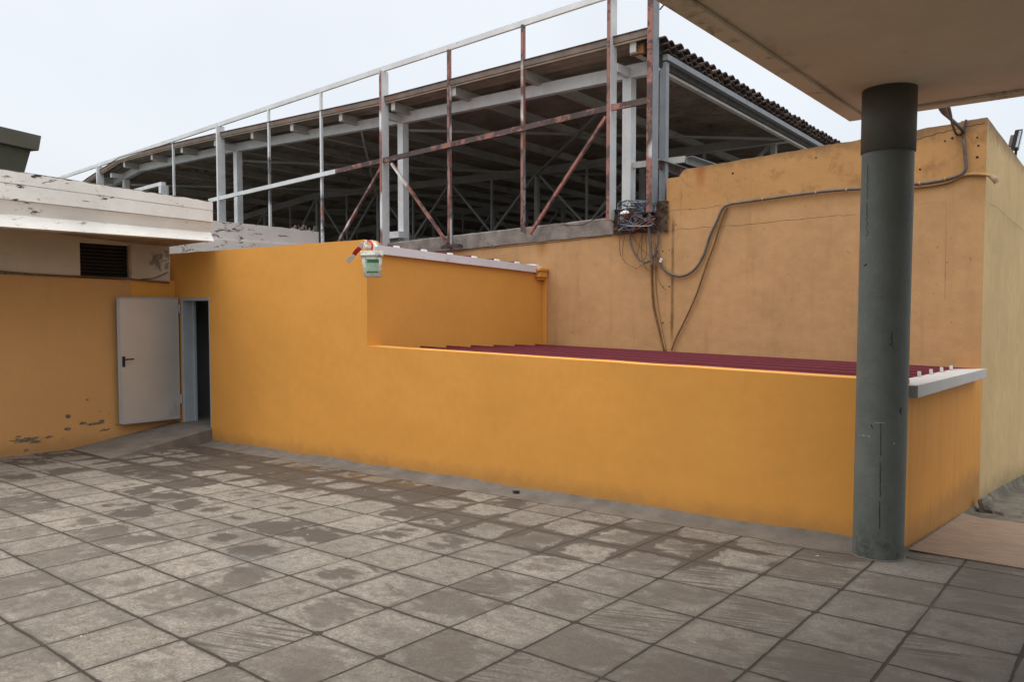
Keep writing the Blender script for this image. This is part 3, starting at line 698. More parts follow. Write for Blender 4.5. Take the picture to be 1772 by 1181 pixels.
# room interior
mb = MB(); mb.box(XL, XS - .21, 8.6, 8.7, -1, 2.2); mb.box(-10.7, -10.6, FW + .21, 8.6, -1, 2.2); mb.box(XL - .1, XL, FW + .21, 8.7, -1, 2.3)
mb.build('inner_wall', 'room_wall', st)
MB().box(XL, -10.7, FW + .201, 8.6, -.6, -.245).build('floor', 'ramp_concrete', st)
MB().box(DX0 + .001, DX1 - .001, FW + .001, FW + .2, -.6, -.246).build('threshold', 'ramp_concrete', st)
# door frame and leaf
dfz = DZ - .002
mb = MB()
mb.box(DX0 + .001, DX0 + .055, FW - .012, FW + .15, -.26, dfz - .05); mb.box(DX0 + .02, DX0 + .10, FW + .15, FW + .19, -.26, dfz - .05)
mb.box(DX1 - .02, DX1 - .001, FW - .006, FW + .15, -.26, dfz - .05); mb.box(DX0 + .001, DX1 - .001, FW - .012, FW + .15, dfz - .048, dfz)
mb.build('door_frame', 'door_frame', st, bevel=.003)
leaf = MB(); hx, hy = DX0 - .03, FW - .035
a1 = Vector((hx, hy, 0)); tip = Vector((-11.985, 5.165, 0)); t_ = (tip - a1).normalized(); nn = Vector((-t_.y, t_.x, 0))
if nn.x < 0: nn = -nn
def dp(a, b, z): q = a1 + t_ * a + nn * b; return (q.x, q.y, z)
Lw = (tip - a1).length; zb_, zt_ = -.185, 1.735
leaf.hexa([dp(0, -.05, zb_), dp(Lw, -.05, zb_), dp(Lw, 0, zb_), dp(0, 0, zb_), dp(0, -.05, zt_), dp(Lw, -.05, zt_), dp(Lw, 0, zt_), dp(0, 0, zt_)])
lf = leaf.build('door_leaf', 'door_steel', st, bevel=.004)
mb = MB()
mb.hexa([dp(Lw - .03, .001, zb_), dp(Lw + .012, .001, zb_), dp(Lw + .012, .006, zb_), dp(Lw - .03, .006, zb_), dp(Lw - .03, .001, zt_), dp(Lw + .012, .001, zt_), dp(Lw + .012, .006, zt_), dp(Lw - .03, .006, zt_)])
mb.hexa([dp(0, .001, zt_ - .018), dp(Lw - .031, .001, zt_ - .018), dp(Lw - .031, .006, zt_ - .018), dp(0, .006, zt_ - .018), dp(0, .001, zt_ + .012), dp(Lw - .031, .001, zt_ + .012), dp(Lw - .031, .006, zt_ + .012), dp(0, .006, zt_ + .012)])
mb.hexa([dp(0, .001, zb_ - .01), dp(Lw - .031, .001, zb_ - .01), dp(Lw - .031, .006, zb_ - .01), dp(0, .006, zb_ - .01), dp(0, .001, zb_ + .018), dp(Lw - .031, .001, zb_ + .018), dp(Lw - .031, .006, zb_ + .018), dp(0, .006, zb_ + .018)])
mb.build('edge_trim', 'door_frame', lf)
hz = .80; mb = MB()
mb.hexa([dp(Lw - .09, .002, hz - .115), dp(Lw - .05, .002, hz - .115), dp(Lw - .05, .012, hz - .115), dp(Lw - .09, .012, hz - .115), dp(Lw - .09, .002, hz + .045), dp(Lw - .05, .002, hz + .045), dp(Lw - .05, .012, hz + .045), dp(Lw - .09, .012, hz + .045)])
mb.tube([dp(Lw - .07, .01, hz), dp(Lw - .07, .055, hz), dp(Lw - .08, .062, hz), dp(Lw - .20, .062, hz + .002)], .011, 8)
mb.build('handle', 'black_plastic', lf)
for z in (0.05, 1.5):
    MB().tube([dp(-.012, .008, z), dp(-.012, .008, z + .14)], .012, 8).build('hinge', 'door_frame', lf)
# dark compressor inside
cp = thing('compressor', 'dark machine with a wheel just inside the open doorway', 'machine')
q = at(352, 705, 'y', 7.2); q = Vector((q.x + .12, 7.2, -.24))
MB().box(q.x - .1, q.x + .35, q.y - .05, q.y + .3, q.z + .14, q.z + .40).build('body', 'black_plastic', cp, bevel=.03)
MB().box(q.x - .16, q.x + .2, q.y - .02, q.y + .02, q.z + .43, q.z + .46).build('handle', 'black_plastic', cp)
MB().tube([(q.x - .08, q.y - .10, q.z + .15), (q.x - .08, q.y - .055, q.z + .15)], .15, 20).build('wheel', 'black_plastic', cp)
pts = spline([at(345, 500, 'y', 7.6), at(345, 560, 'y', 7.6), at(347, 620, 'y', 7.6), at(346, 660, 'y', 7.6), at(342, 700, 'y', 7.6), at(338, 712, 'y', 7.4)], 8)
tag(MB().tube(pts, .012, 6).build('hanging_cable', 'black_cable', smooth=True), 'black cable hanging against the dark wall inside the doorway', 'cable')

# ------------------------------------------------------------------ tan building
tb = thing('tan_building', 'weathered tan rendered building with stained cracked walls behind the maroon roof', 'building')
TX0, TX1 = -5.19, -1.365
random.seed(5)
topL = 3.47; topR = 3.635
mb = MB(); top = []
NN = 60
for i in range(NN + 1):
    x = TX0 + (TX1 - TX0) * i / NN
    z = topL + (topR - topL) * i / NN + .012 * mnoise.noise(Vector((x * 6, 0, 0))) + .006 * mnoise.noise(Vector((x * 19, 0, 4)))
    if x < -4.93: z -= .085 * min(1, (-4.93 - x) / .04)
    top.append((x, z))
for yy in (TW, TW + .25):
    mb.v += [(TX0, yy, -1.5), (TX1, yy, -1.5)]
    for (x, z) in top: mb.v.append((x, yy, z - (.01 if yy > TW else 0)))
k = NN + 3
mb.f.append((0, 1) + tuple(2 + i for i in reversed(range(NN + 1)))); mb.f.append((k + 1, k) + tuple(k + 2 + i for i in range(NN + 1)))
for i in range(NN): mb.f.append((2 + i, 3 + i, k + 3 + i, k + 2 + i))
mb.f.append((0, 2, k + 2, k)); mb.f.append((1, k + 1, k + 2 + NN, 2 + NN))
mb.build('front_wall', 'tan_paint', tb)
# lower wall left of the step
def kb(x): return 2.588 + (x + 9.15) * .0245
MB().hexa([(-13.4, TW, -1.5), (TX0 - .001, TW, -1.5), (TX0 - .001, TW + .25, -1.5), (-13.4, TW + .25, -1.5), (-13.4, TW, kb(-13.4)), (TX0 - .001, TW, kb(TX0)), (TX0 - .001, TW + .25, kb(TX0)), (-13.4, TW + .25, kb(-13.4))]).build('low_wall', 'tan_paint', tb)
# side wall (right end), slightly splayed, top dropping away
SX2 = -1.30
mb = MB(); n_ = 40; zs = []
for i in range(n_ + 1):
    y = TW + .001 + (24 - TW) * i / n_; t = i / n_
    x = TX1 + .001 + (SX2 - TX1) * t
    z = topR + .004 - .030 * (y - TW) + .008 * mnoise.noise(Vector((y * 4, 0, 1)))
    mb.v += [(x - .25, y, -3), (x, y, -3), (x, y, z), (x - .25, y, z)]
for i in range(n_):
    for k in range(4): mb.f.append((i * 4 + k, i * 4 + (k + 1) % 4, (i + 1) * 4 + (k + 1) % 4, (i + 1) * 4 + k))
mb.f.append((0, 1, 2, 3)); mb.build('side_wall', 'tan_side', tb)
MB().hexa([(TX0, TW + .26, 3.0), (TX1 - .26, TW + .26, 3.0), (TX1 - .26, 24, 3.0), (TX0, 24, 3.0), (TX0, TW + .26, 3.40), (TX1 - .26, TW + .26, 3.52), (TX1 - .26, 24, 3.1), (TX0, 24, 3.1)]).build('roof', 'concrete_kerb', tb)
MB().box(TX0, TX0 + .2, TW + .26, 24, -1, 3.3).build('back_wall', 'concrete_kerb', tb)
# cracks and holes
def crack(pts, wd, plane='y', val=TW - .002, nm='crack'):
    mb = MB(); P = []
    for a_, b_ in zip(pts[:-1], pts[1:]):
        for i in range(8):
            t = i / 8; P.append((a_[0] + (b_[0] - a_[0]) * t, a_[1] + (b_[1] - a_[1]) * t))
    P.append(pts[-1]); P = [at(p_[0], p_[1] + 2.6 * mnoise.noise(Vector((p_[0] * .11, p_[1] * .07, 3))), plane, val) for p_ in P]
    for i, p_ in enumerate(P):
        h_ = wd * (.55 + .6 * abs(mnoise.noise(Vector((i * .6, 2, 1)))))
        if plane == 'y':
            d_ = (P[min(i + 1, len(P) - 1)] - P[max(i - 1, 0)]).normalized(); nx, nz_ = -d_.z, d_.x
            mb.v += [(p_.x - nx * h_, p_.y, p_.z - nz_ * h_), (p_.x + nx * h_, p_.y, p_.z + nz_ * h_)]
        else:
            mb.v += [(p_.x, p_.y, p_.z - h_), (p_.x, p_.y, p_.z + h_)]
    for i in range(len(P) - 1): mb.f.append((2 * i, 2 * i + 2, 2 * i + 3, 2 * i + 1))
    return mb.build(nm, 'hole', tb)
crack([(1490, 254), (1530, 250), (1580, 243), (1640, 226), (1690, 215), (1704, 213)], .0035)
crack([(1150, 366), (1180, 362), (1215, 361), (1250, 355)], .0018)
crack([(1152, 402), (1180, 396), (1215, 395), (1300, 388), (1400, 378), (1480, 371)], .0018)
crack([(1166, 364), (1163, 376), (1167, 394), (1163, 400)], .0015)
crack([(1178, 320), (1179, 345), (1176, 362)], .001)
crack([(1582, 356), (1600, 352), (1637, 350), (1637, 420), (1635, 520)], .0009)
crack([(1712, 352), (1730, 362), (1745, 378), (1760, 390), (1771, 401)], .003, 'x', TX1 + .035)
crack([(940, 470), (941, 520), (939, 590)], .0012)
crack([(815, 434), (870, 428), (960, 420), (1060, 408)], .004)
random.seed(11)
for (x, y) in ((1691, 238), (1693, 252), (1691, 272), (1635, 244), (1412, 273), (1147, 435), (1158, 433), (1147, 497), (1158, 496), (1147, 559), (1159, 558), (1170, 389), (1194, 362), (1648, 239), (1592, 293), (1286, 265), (1268, 300), (1662, 232)):
    p_ = at(x, y, 'y', TW - .003); r_ = .011 * random.uniform(.6, 1.3)
    MB().quad(*[(p_.x + r_ * math.cos(j * .785), p_.y, p_.z + r_ * math.sin(j * .785)) for j in range(8)]).build('drill_hole', 'hole', tb)
# concrete kerb on the low wall
mb = MB(); n_ = 60
for i in range(n_ + 1):
    x = -13.4 + (-6.02 + 13.4) * i / n_
    zt2 = kb(x) + (.27 if x < -11 else .25) + .008 * mnoise.noise(Vector((x * 5, 1, 1))); j = .012 * mnoise.noise(Vector((x * 4, 5, 1)))
    mb.v += [(x, TW - .03, kb(x) + j), (x, TW - .045, zt2 - .02), (x, TW - .02, zt2), (x, TW + .25, zt2), (x, TW + .25, kb(x) - .02)]
for i in range(n_):
    for k in range(5): mb.f.append((i * 5 + k, (i + 1) * 5 + k, (i + 1) * 5 + (k + 1) % 5, i * 5 + (k + 1) % 5))
mb.f.append((0, 1, 2, 3, 4)); mb.f.append(tuple(n_ * 5 + k for k in (4, 3, 2, 1, 0)))
mb.build('kerb', 'concrete_kerb', tb)
# broken masonry block between the two frame posts
mb = MB()
nx_, nz_ = 20, 12
for i in range(nx_ + 1):
    for j in range(nz_ + 1):
        x = -6.02 + .87 * i / nx_; z = 2.655 + (.36 + (.06 if x > -5.45 else 0)) * j / nz_
        if j == 0: z += .03 * mnoise.noise(Vector((x * 9, 0, 2)))
        if j == nz_: z += .03 * mnoise.noise(Vector((x * 11, 4, 2)))
        y = TW - .045 - .04 * mnoise.noise(Vector((x * 8, z * 9, 0))) - .02 * mnoise.noise(Vector((x * 25, z * 25, 0)))
        mb.v.append((x + (.02 * mnoise.noise(Vector((z * 12, 0, 0))) if i in (0, nx_) else 0), y, z))
for i in range(nx_):
    for j in range(nz_): a_ = i * (nz_ + 1) + j; mb.f.append((a_, a_ + nz_ + 1, a_ + nz_ + 2, a_ + 1))
b = len(mb.v); k = nz_ + 1
for i in range(nx_ + 1): x, y, z = mb.v[i * k + nz_]; mb.v.append((x, TW + .25, z))
for i in range(nx_): mb.f.append((i * k + nz_, (i + 1) * k + nz_, b + i + 1, b + i))
mb.build('broken_masonry', 'broken_masonry', tb)
tag(MB().box(-5.86, -5.52, TW - .10, TW - .06, 2.885, 2.925).build('rusty_bar', 'orange_block', tb), 'rusty orange bar set in the broken masonry')

# ------------------------------------------------------------------ steel frame on the kerb
fr = thing('steel_frame', 'tall open steel frame of posts and rails, half grey half red primer, on the kerb', 'steel frame')
FY = 9.60
def zTop(x): return 5.69 + (x + 22) * (6.085 - 5.69) / 14.3 if x < -7.7 else 6.085 + (x + 7.7) * .012
def zMid(x): return 4.105 + (x + 17.1) * (4.47 - 4.105) / 11.1 if x < -6 else 4.47
segs = [(-27, -16.7), (-16.7, -11.0), (-11.0, -5.3)]
for x0, x1 in ((-27, -16.7), (-16.7, -11.02), (-11.02, -5.42)):
    MB().bar((x0, FY, zTop(x0)), (x1, FY, zTop(x1)), .05, .09).build('top_rail', 'steel_pale', fr)
for x0, x1, m in ((-17.15, -12.35, 'steel_pale'), (-12.35, -11.05, 'steel_rusty'), (-11.05, -6.05, 'steel_rusty'), (-6.0, -5.42, 'steel_rusty')):
    MB().bar((x0 + .001, FY - .052, zMid(x0)), (x1 - .001, FY - .052, zMid(x1)), .05, .085).build('mid_rail', m, fr)
def post(px_b, x, zb, w_, d_, mat, zt=None, front=None):
    z1 = (zTop(x) if zt is None else zt) - .046
    MB().box(x - w_ / 2, x + w_ / 2, FY - d_ / 2, FY + d_ / 2, zb, z1).build('post', mat, fr, bevel=.003)
    if front: tag(MB().box(x - w_ / 2 - .003, x + w_ / 2 - .004, FY - d_ / 2 - .010, FY - d_ / 2 - .001, zb - .01, z1).build('post_front', front, fr), 'red primed front face of the post')
for x, zb, w_, d_, m, fro in ((-5.37, 2.93, .085, .17, 'steel_gray', 'steel_pink'), (-6.04, 2.86, .055, .17, 'steel_pale', 'steel_pink'), (-7.68, 2.80, .05, .05, 'steel_mixed', 'steel_pink'), (-9.30, 2.66, .05, .05, 'steel_mixed', 'steel_pink'),
                         (-10.98, 2.60, .055, .17, 'steel_pale', 'steel_pink'), (-12.88, 2.75, .05, .05, 'steel_mixed', None), (-14.72, 2.8, .05, .05, 'steel_mixed', None), (-16.70, 2.9, .06, .19, 'steel_pale', None),
                         (-18.92, 3.0, .05, .05, 'steel_pale', None), (-23.2, 3.0, .06, .19, 'steel_pale', None)):
    z1 = 8.2 if x > -6.5 else None
    post(0, x, zb, w_, d_, m, z1, fro)
MB().bar((-6.02, FY, 8.15), (-5.4, FY, 8.15), .05, .09).build('top_rail', 'steel_pink', fr)
for a_, b_ in (((660, 290), (586, 418)), ((678, 283), (775, 422)), ((1049, 202), (917, 405))):
    MB().bar(at(*a_, 'y', FY - .06), at(*b_, 'y', FY - .06), .045, .05, (0, 1, 0)).build('diagonal', 'steel_pink', fr)
q = at(778, 426, 'y', FY - .08)
mb = MB(); random.seed(2)
for k in range(9): mb.bar(q + Vector((random.uniform(-.12, .12), random.uniform(-.03, .03), random.uniform(-.02, .03))), q + Vector((random.uniform(-.25, .28), random.uniform(-.03, .03), random.uniform(-.05, .02))), .02, .04)
mb.build('torn_plate', 'steel_rusty', fr)
a_ = at(283, 318, 'y', FY); b_ = at(250, 326, 'y', FY)
mb = MB(); mb.bar(b_ + Vector((-1.5, 0, -.05)), a_, .12, .09); mb.box(a_.x - .06, a_.x + .06, a_.y - .10, a_.y + .10, a_.z - .6, a_.z - .047)
mb.build('short_rail', 'steel_pale', fr)

# ------------------------------------------------------------------ hangar
hg = thing('hangar', 'large open steel shed with dark corrugated roof behind the frame', 'shed')
EY, EX = 9.70, -5.40
def roofz(x, y):
    z = 5.46 - .020 * (y - 9.7)
    if x < -21.9: z -= .14 * (-21.9 - x) + .010 * (-21.9 - x) ** 2
    if x < -11: z += min(.22, (-11 - x) * .028)
    return z
# corrugated sheet, ridges along x, seen from the gable as waves
rx = [EX, -8, -11, -14, -17, -19.5, -21.9, -24, -27, -31, -36]
per = .225
mb = MB(); prof = []; y = EY; i = 0
while y < 46:
    step = per / 8 if y < 24 else per / 4
    ph = (y - EY) / per * 2 * math.pi
    prof.append((y, .045 * math.cos(ph) * (1 if y < 30 else .8))); y += step
for x in rx:
    for (y, h_) in prof: mb.v.append((x, y, roofz(x, y) - (.03 if x < -6 else .085) + h_ * (1 if x < -6 else .7) + .004 * mnoise.noise(Vector((x, y * 3, 0)))))
k = len(prof)
for i in range(len(rx) - 1):
    for j in range(k - 1): mb.f.append((i * k + j, i * k + j + 1, (i + 1) * k + j + 1, (i + 1) * k + j))
o = mb.build('roof_sheet', 'roof_under', hg)
m = o.modifiers.new('solid', 'SOLIDIFY'); m.thickness = .012; m.offset = -1
# rugged overlapping tile ends along the gable
random.seed(21)
yy = EY + .05; i = 0
mb = MB()
while yy < 26:
    for row in range(3):
        zc = roofz(EX, yy) - .125 - row * .075 + random.uniform(-.012, .012)
        wv_ = per * .62; off = row * per * .35 + random.uniform(-.01, .01)
        P = []
        for kk in range(7):
            t = kk / 6; P.append((yy + off + (t - .5) * wv_ * 1.25, .042 * math.sin(math.pi * t) + .012))
        xo = EX + .13 - row * .012 + random.uniform(-.02, .02)
        b = len(mb.v)
        for xx in (EX - .25, xo):
            for (a_, h_) in P: mb.v.append((xx, a_, zc + h_))
            for (a_, h_) in reversed(P): mb.v.append((xx, a_, zc + h_ - .018))
        kk = 14
        mb.f.append(tuple(b + kk + q for q in range(kk)))
        for q in range(kk): mb.f.append((b + q, b + (q + 1) % kk, b + kk + (q + 1) % kk, b + kk + q))
    yy += per
mb.build('tile_ends', 'roof_brown', hg)
MB().hexa([(EX - .02, EY + .1, roofz(EX, EY) - .30), (EX + .03, EY + .1, roofz(EX, EY) - .30), (EX + .03, 26, roofz(EX, 26) - .30), (EX - .02, 26, roofz(EX, 26) - .30), (EX - .02, EY + .1, roofz(EX, EY) - .10), (EX + .03, EY + .1, roofz(EX, EY) - .10), (EX + .03, 26, roofz(EX, 26) - .10), (EX - .02, 26, roofz(EX, 26) - .10)]).build('barge_backing', 'dark_inside', hg)
def gbar(z0, z1, x0, x1, mat, nm, ya=EY + .15):
    zz = lambda y: -.026 * (y - 9.84)
    MB().hexa([(x0, ya, z0 + zz(ya)), (x1, ya, z0 + zz(ya)), (x1, 26, z0 + zz(26)), (x0, 26, z0 + zz(26)), (x0, ya, z1 + zz(ya)), (x1, ya, z1 + zz(ya)), (x1, 26, z1 + zz(26)), (x0, 26, z1 + zz(26))]).build(nm, mat, hg)
gbar(5.08, 5.16, EX + .04, EX + .12, 'steel_gray', 'gable_channel')
gbar(4.99, 5.18, EX - .04, EX + .035, 'dark_inside', 'gable_web')
gbar(4.95, 4.995, EX - .08, EX + .0, 'rafter_paint', 'gable_flange')
# eave: gutter board and cream line following the roof edge
ex = [-5.43, -8, -11, -13.5, -17, -19.5, -21.9, -24, -27, -31]
def strip(dz0, dz1, y0, y1, mat, nm):
    mb = MB()
    for x in ex:
        z = roofz(x, EY)
        mb.v += [(x, y0, z + dz0), (x, y1, z + dz0), (x, y1, z + dz1), (x, y0, z + dz1)]
    for i in range(len(ex) - 1):
        for k in range(4): mb.f.append((i * 4 + k, (i + 1) * 4 + k, (i + 1) * 4 + (k + 1) % 4, i * 4 + (k + 1) % 4))
    mb.f.append((0, 1, 2, 3)); n4 = (len(ex) - 1) * 4; mb.f.append((n4 + 3, n4 + 2, n4 + 1, n4)); return mb.build(nm, mat, hg)
strip(-.075, .012, EY - .12, EY - .09, 'eave_board', 'eave_board')
strip(-.105, -.078, EY - .10, EY - .07, 'eave_line', 'eave_bead')
strip(.013, .030, EY - .13, EY + .05, 'roof_brown', 'eave_capping')
MB().box(EX + .01, EX + .06, EY - .13, EY - .06, 5.34, 5.56).build('eave_end', 'steel_pink', hg)
# eave beam
BY = 10.10
bz = [(-5.60, 5.0), (-11, 5.09), (-17, 5.30), (-21.75, 5.37), (-23.4, 5.16), (-27, 4.7)]
for (x0, z0), (x1, z1) in zip(bz[:-1], bz[1:]):
    MB().hexa([(x1, BY - .06, z1), (x0 - .002, BY - .06, z0), (x0 - .002, BY + .06, z0), (x1, BY + .06, z1), (x1, BY - .06, z1 + .19), (x0 - .002, BY - .06, z0 + .19), (x0 - .002, BY + .06, z0 + .19), (x1, BY + .06, z1 + .19)]).build('eave_beam', 'steel_pale', hg)
# rafters along y
raf = [-5.72, -7.71, -9.24, -10.78, -12.31, -13.94, -15.44, -17.0, -18.58, -20.15, -21.75, -23.4, -25.0, -27.0, -29.0]
for i, x in enumerate(raf):
    z0 = roofz(x, EY) - .09
    mb = MB(); y0 = EY - .05; y1 = 45
    z1 = roofz(x, y1) - .09
    h_ = .15
    mb.hexa([(x - .012, y0, z0 - h_), (x + .012, y0, z0 - h_), (x + .012, y1, z1 - h_), (x - .012, y1, z1 - h_), (x - .012, y0, z0), (x + .012, y0, z0), (x + .012, y1, z1), (x - .012, y1, z1)])
    mb.box(x - .05, x + .05, y0 - .012, y0 - .001, z0 - h_, z0)
    mb.hexa([(x - .055, y0, z0 - h_ - .012), (x + .055, y0, z0 - h_ - .012), (x + .055, y1, z1 - h_ - .012), (x - .055, y1, z1 - h_ - .012), (x - .055, y0, z0 - h_ - .001), (x + .055, y0, z0 - h_ - .001), (x + .055, y1, z1 - h_ - .001), (x - .055, y1, z1 - h_ - .001)])
    mb.build('rafter', 'rafter_paint', hg)
MB().box(-5.80, -5.58, EY - .01, EY + .06, 5.20, 5.33).build('block', 'orange_block', hg)
# posts
for x in (-6.05, -11.02, -16.8, -22.7):
    zt3 = np.interp(-x, [5.6, 11, 17, 21.75, 23.4], [5.0, 5.09, 5.30, 5.37, 5.16])
    P = MB().box(x - .075, x + .075, BY - .075, BY + .075, -.5, zt3 - .001).build('post', 'steel_pale', hg, bevel=.004)
    MB().box(x - .05, x + .05, FY + .09, BY - .062, zt3 + .01, zt3 + .13).build('bracket', 'steel_pale', hg)
MB().box(-11.22, -10.85, BY - .28, BY - .08, 2.90, 3.02).build('foot_box', 'steel_pale', hg)
# trusses
def truss(y, dz, x0=-26):
    T_ = bpy.data.objects.new('truss', None); COL.objects.link(T_); T_.parent = hg
    top = [(-5.45, 4.80 + dz), (-11.6, 4.83 + dz), (-17.6, 4.96 + dz), (-20.6, 5.05 + dz), (-24.8, 4.68 + dz), (-29, 4.25 + dz)]
    zt4 = lambda x: float(np.interp(-x, [-a_[0] for a_ in top], [a_[1] for a_ in top]))
    mb = MB()
    for (a_, b_), (c_, d_) in zip(top[:-1], top[1:]): mb.bar((a_, y, b_ + .10), (c_, y, d_ + .10), .10, .17)
    mb.build('top_chord', 'truss_paint', T_)
    mb = MB()
    for (a_, b_), (c_, d_) in zip(top[:-1], top[1:]): mb.bar((a_, y - .03, b_ + .008), (c_, y - .03, d_ + .008), .12, .012)
    mb.build('chord_flange', 'rafter_paint', T_)
    zb5 = 3.50 + dz
    nodes = [-5.75 - 2.95 * i for i in range(8)]
    MB().bar((nodes[0], y, zb5), (nodes[-1] + .5, y, zb5), .06, .06).build('bottom_chord', 'truss_paint', T_)
    for i, x in enumerate(nodes):
        if x < -27: break
        MB().box(x - .05, x + .05, y - .05, y + .05, -.5 if i % 2 == 0 else zb5, zt4(x) + .02).build('vertical', 'truss_paint', T_)
        if i + 1 < len(nodes):
            xm = x - 1.475; MB().box(xm - .025, xm + .025, y - .025, y + .025, zb5 + .03, zt4(xm) + .02).build('hanger', 'truss_paint', T_)
            for a_ in (x, nodes[i + 1]):
                s_ = -1 if a_ > xm else 1
                MB().bar((a_ + s_ * .06, y, zt4(a_) + .01), (xm - s_ * .03, y, zb5 + .03), .05, .06, (0, 1, 0)).build('diagonal', 'truss_paint', T_)
truss(15.1, 0); truss(20.3, -.09); truss(25.5, -.19); truss(30.7, -.30)
# roof bracing
mb_list = [((-11.02, 10.2, 4.98), (-5.55, 15.0, 4.86)), ((-17.0, 10.2, 5.12), (-11.6, 15.0, 4.86)), ((-22.6, 10.2, 5.1), (-17.4, 15.0, 4.98)), ((-11.6, 15.2, 4.88), (-5.6, 20.2, 4.8)), ((-17.6, 15.2, 4.9), (-11.6, 20.2, 4.85)), ((-6.1, 10.2, 4.98), (-11.6, 15.0, 4.82)), ((-22.6, 15.2, 4.9), (-17.6, 20.2, 4.85))]
for a_, b_ in mb_list: MB().bar(a_, b_, .05, .05).build('brace', 'truss_paint', hg)
a_ = at(1269 - 640, 258, 'y', 12.0)
MB().bar(at(626, 230, 'y', 10.3), at(651, 335, 'y', 15.0), .04, .05).build('brace', 'steel_pale', hg)
mb = MB(); mb.box(-45, EX, 45, 45.2, -2, 5.5); mb.box(-45, -44.8, 9, 45, -2, 5); mb.build('added_dark_wall', 'dark_inside', hg)  # dark walls added to close the shed and keep its inside dark
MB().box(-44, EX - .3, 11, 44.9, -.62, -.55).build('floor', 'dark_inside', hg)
# second slim post behind the corner post, and channel pieces at the wall top
MB().box(-5.41, -5.31, 9.86, 9.95, 2.9, 5.06).build('post', 'steel_gray', hg)
a_ = at(1141, 277, 'y', FY + .12); b_ = a_ + Vector((.12, 2.6, -.10))
lp = thing('channel_beam', 'grey steel channel with rust patch running back from the corner post', 'steel beam')
MB().bar(a_, b_, .09, .012).build('flange', 'steel_gray', lp); MB().bar(a_ + Vector((-.04, 0, -.06)), b_ + Vector((-.04, 0, -.06)), .012, .11).build('web', 'steel_rusty', lp)
a_ = at(1193, 271, 'y', 10.15); b_ = a_ + Vector((.1, 1.4, -.05)); b2 = a_ + Vector((-.9, -.05, -.03))
l2 = thing('loose_channel', 'short grey steel channel lying across the top of the tan wall', 'steel beam')
MB().bar(a_, b_, .11, .012).build('flange', 'steel_gray', l2); MB().bar(a_ + Vector((-.05, 0, -.05)), b_ + Vector((-.05, 0, -.05)), .012, .09).build('web', 'steel_gray', l2)
l3 = MB().bar(b2, a_ + Vector((-.07, 0, -.03)), .05, .09).build('cross_beam', 'rafter_paint')
tag(l3, 'pale steel crosspiece between the corner post and the loose channel', 'steel beam')

# ------------------------------------------------------------------ canopy with column
cn = thing('canopy', 'overhanging concrete canopy on a dark green-grey round column', 'canopy')
CZ = 3.13
c0 = at(1470, 208, 'z', CZ)
CX0, CY1 = c0.x, c0.y
MB().box(CX0, 10, -9, CY1, CZ + .012, CZ + .40).build('slab', 'canopy_paint', cn)
mb = MB(); lw_ = .13
mb.box(CX0, CX0 + lw_, -9, CY1, CZ - .012, CZ + .011); mb.box(CX0 + lw_ + .001, 10, CY1 - lw_, CY1, CZ - .012, CZ + .011)
mb.build('drip_lip', 'canopy_paint', cn, bevel=.006)
cxc, cyc, R0 = -1.451, 5.945, .1705
pts = []; rs = []
for i in range(60):
    t = i / 59; z = -.45 + (2.72 + .45) * t; pts.append((cxc + .010 * t, cyc, z)); rs.append(R0 + .004 * mnoise.noise(Vector((0, 0, z * 2))))
MB().tube(pts, rs, 64).build('column', 'column_paint', cn, smooth=True)
MB().tube([(cxc + .010, cyc, 2.70), (cxc + .012, cyc, CZ + .02)], R0 + .008, 64).build('column_collar', 'column_top', cn, smooth=False)
for p_ in cn.children:
    if p_.name.startswith('column_collar'):
        for f_ in p_.data.polygons: f_.use_smooth = len(f_.vertices) == 4
def cmark(pp_, r_, mat, nm):
    P = []
    for i, (px, py) in enumerate(pp_):
        d = Vector(MN @ np.array([(px - 886) / F, -(py - 590.5) / F, -1.0])); o_ = Vector((0, 0, CAMZ))
        a_ = d.x ** 2 + d.y ** 2; b_ = 2 * ((o_.x - cxc - .005) * d.x + (o_.y - cyc) * d.y); c_ = (o_.x - cxc - .005) ** 2 + (o_.y - cyc) ** 2 - (R0 + .001) ** 2
        t = (-b_ - math.sqrt(max(0, b_ * b_ - 4 * a_ * c_))) / (2 * a_); P.append(o_ + d * t)
    MB().tube(P, [r_ * (.6 + .5 * abs(mnoise.noise(Vector((i * .9, py, 0))))) for i in range(len(P))], 6).build(nm, mat, cn)
random.seed(6)
def jag(x, y0, y1, n_=14, a=1.5): return [(x + a * mnoise.noise(Vector((k * .8, x, 0))), y0 + (y1 - y0) * k / n_) for k in range(n_ + 1)]
cmark(jag(1501, 285, 345, a=5), .0016, 'hole', 'crack'); cmark(jag(1500, 350, 410, a=5), .0016, 'hole', 'crack')
cmark(jag(1524, 733, 790), .0022, 'hole', 'crack'); cmark(jag(1523, 800, 860), .0022, 'hole', 'crack'); cmark(jag(1522, 868, 915), .0022, 'hole', 'crack')
cmark([(1486, 753), (1494, 754), (1505, 756)], .0022, 'chalk', 'scratch'); cmark([(1513, 732), (1524, 732), (1531, 733)], .0014, 'chalk', 'scratch')
cmark([(1510, 742), (1507, 735)], .004, 'hole', 'chip'); cmark([(1546, 768), (1549, 768)], .003, 'chalk', 'chip'); cmark([(1495, 460), (1500, 457)], .004, 'hole', 'chip')
cmark(jag(1559, 706, 716, 4, 5), .004, 'hole', 'chip'); cmark(jag(1543, 575, 600, 8, 8), .003, 'hole', 'chip')
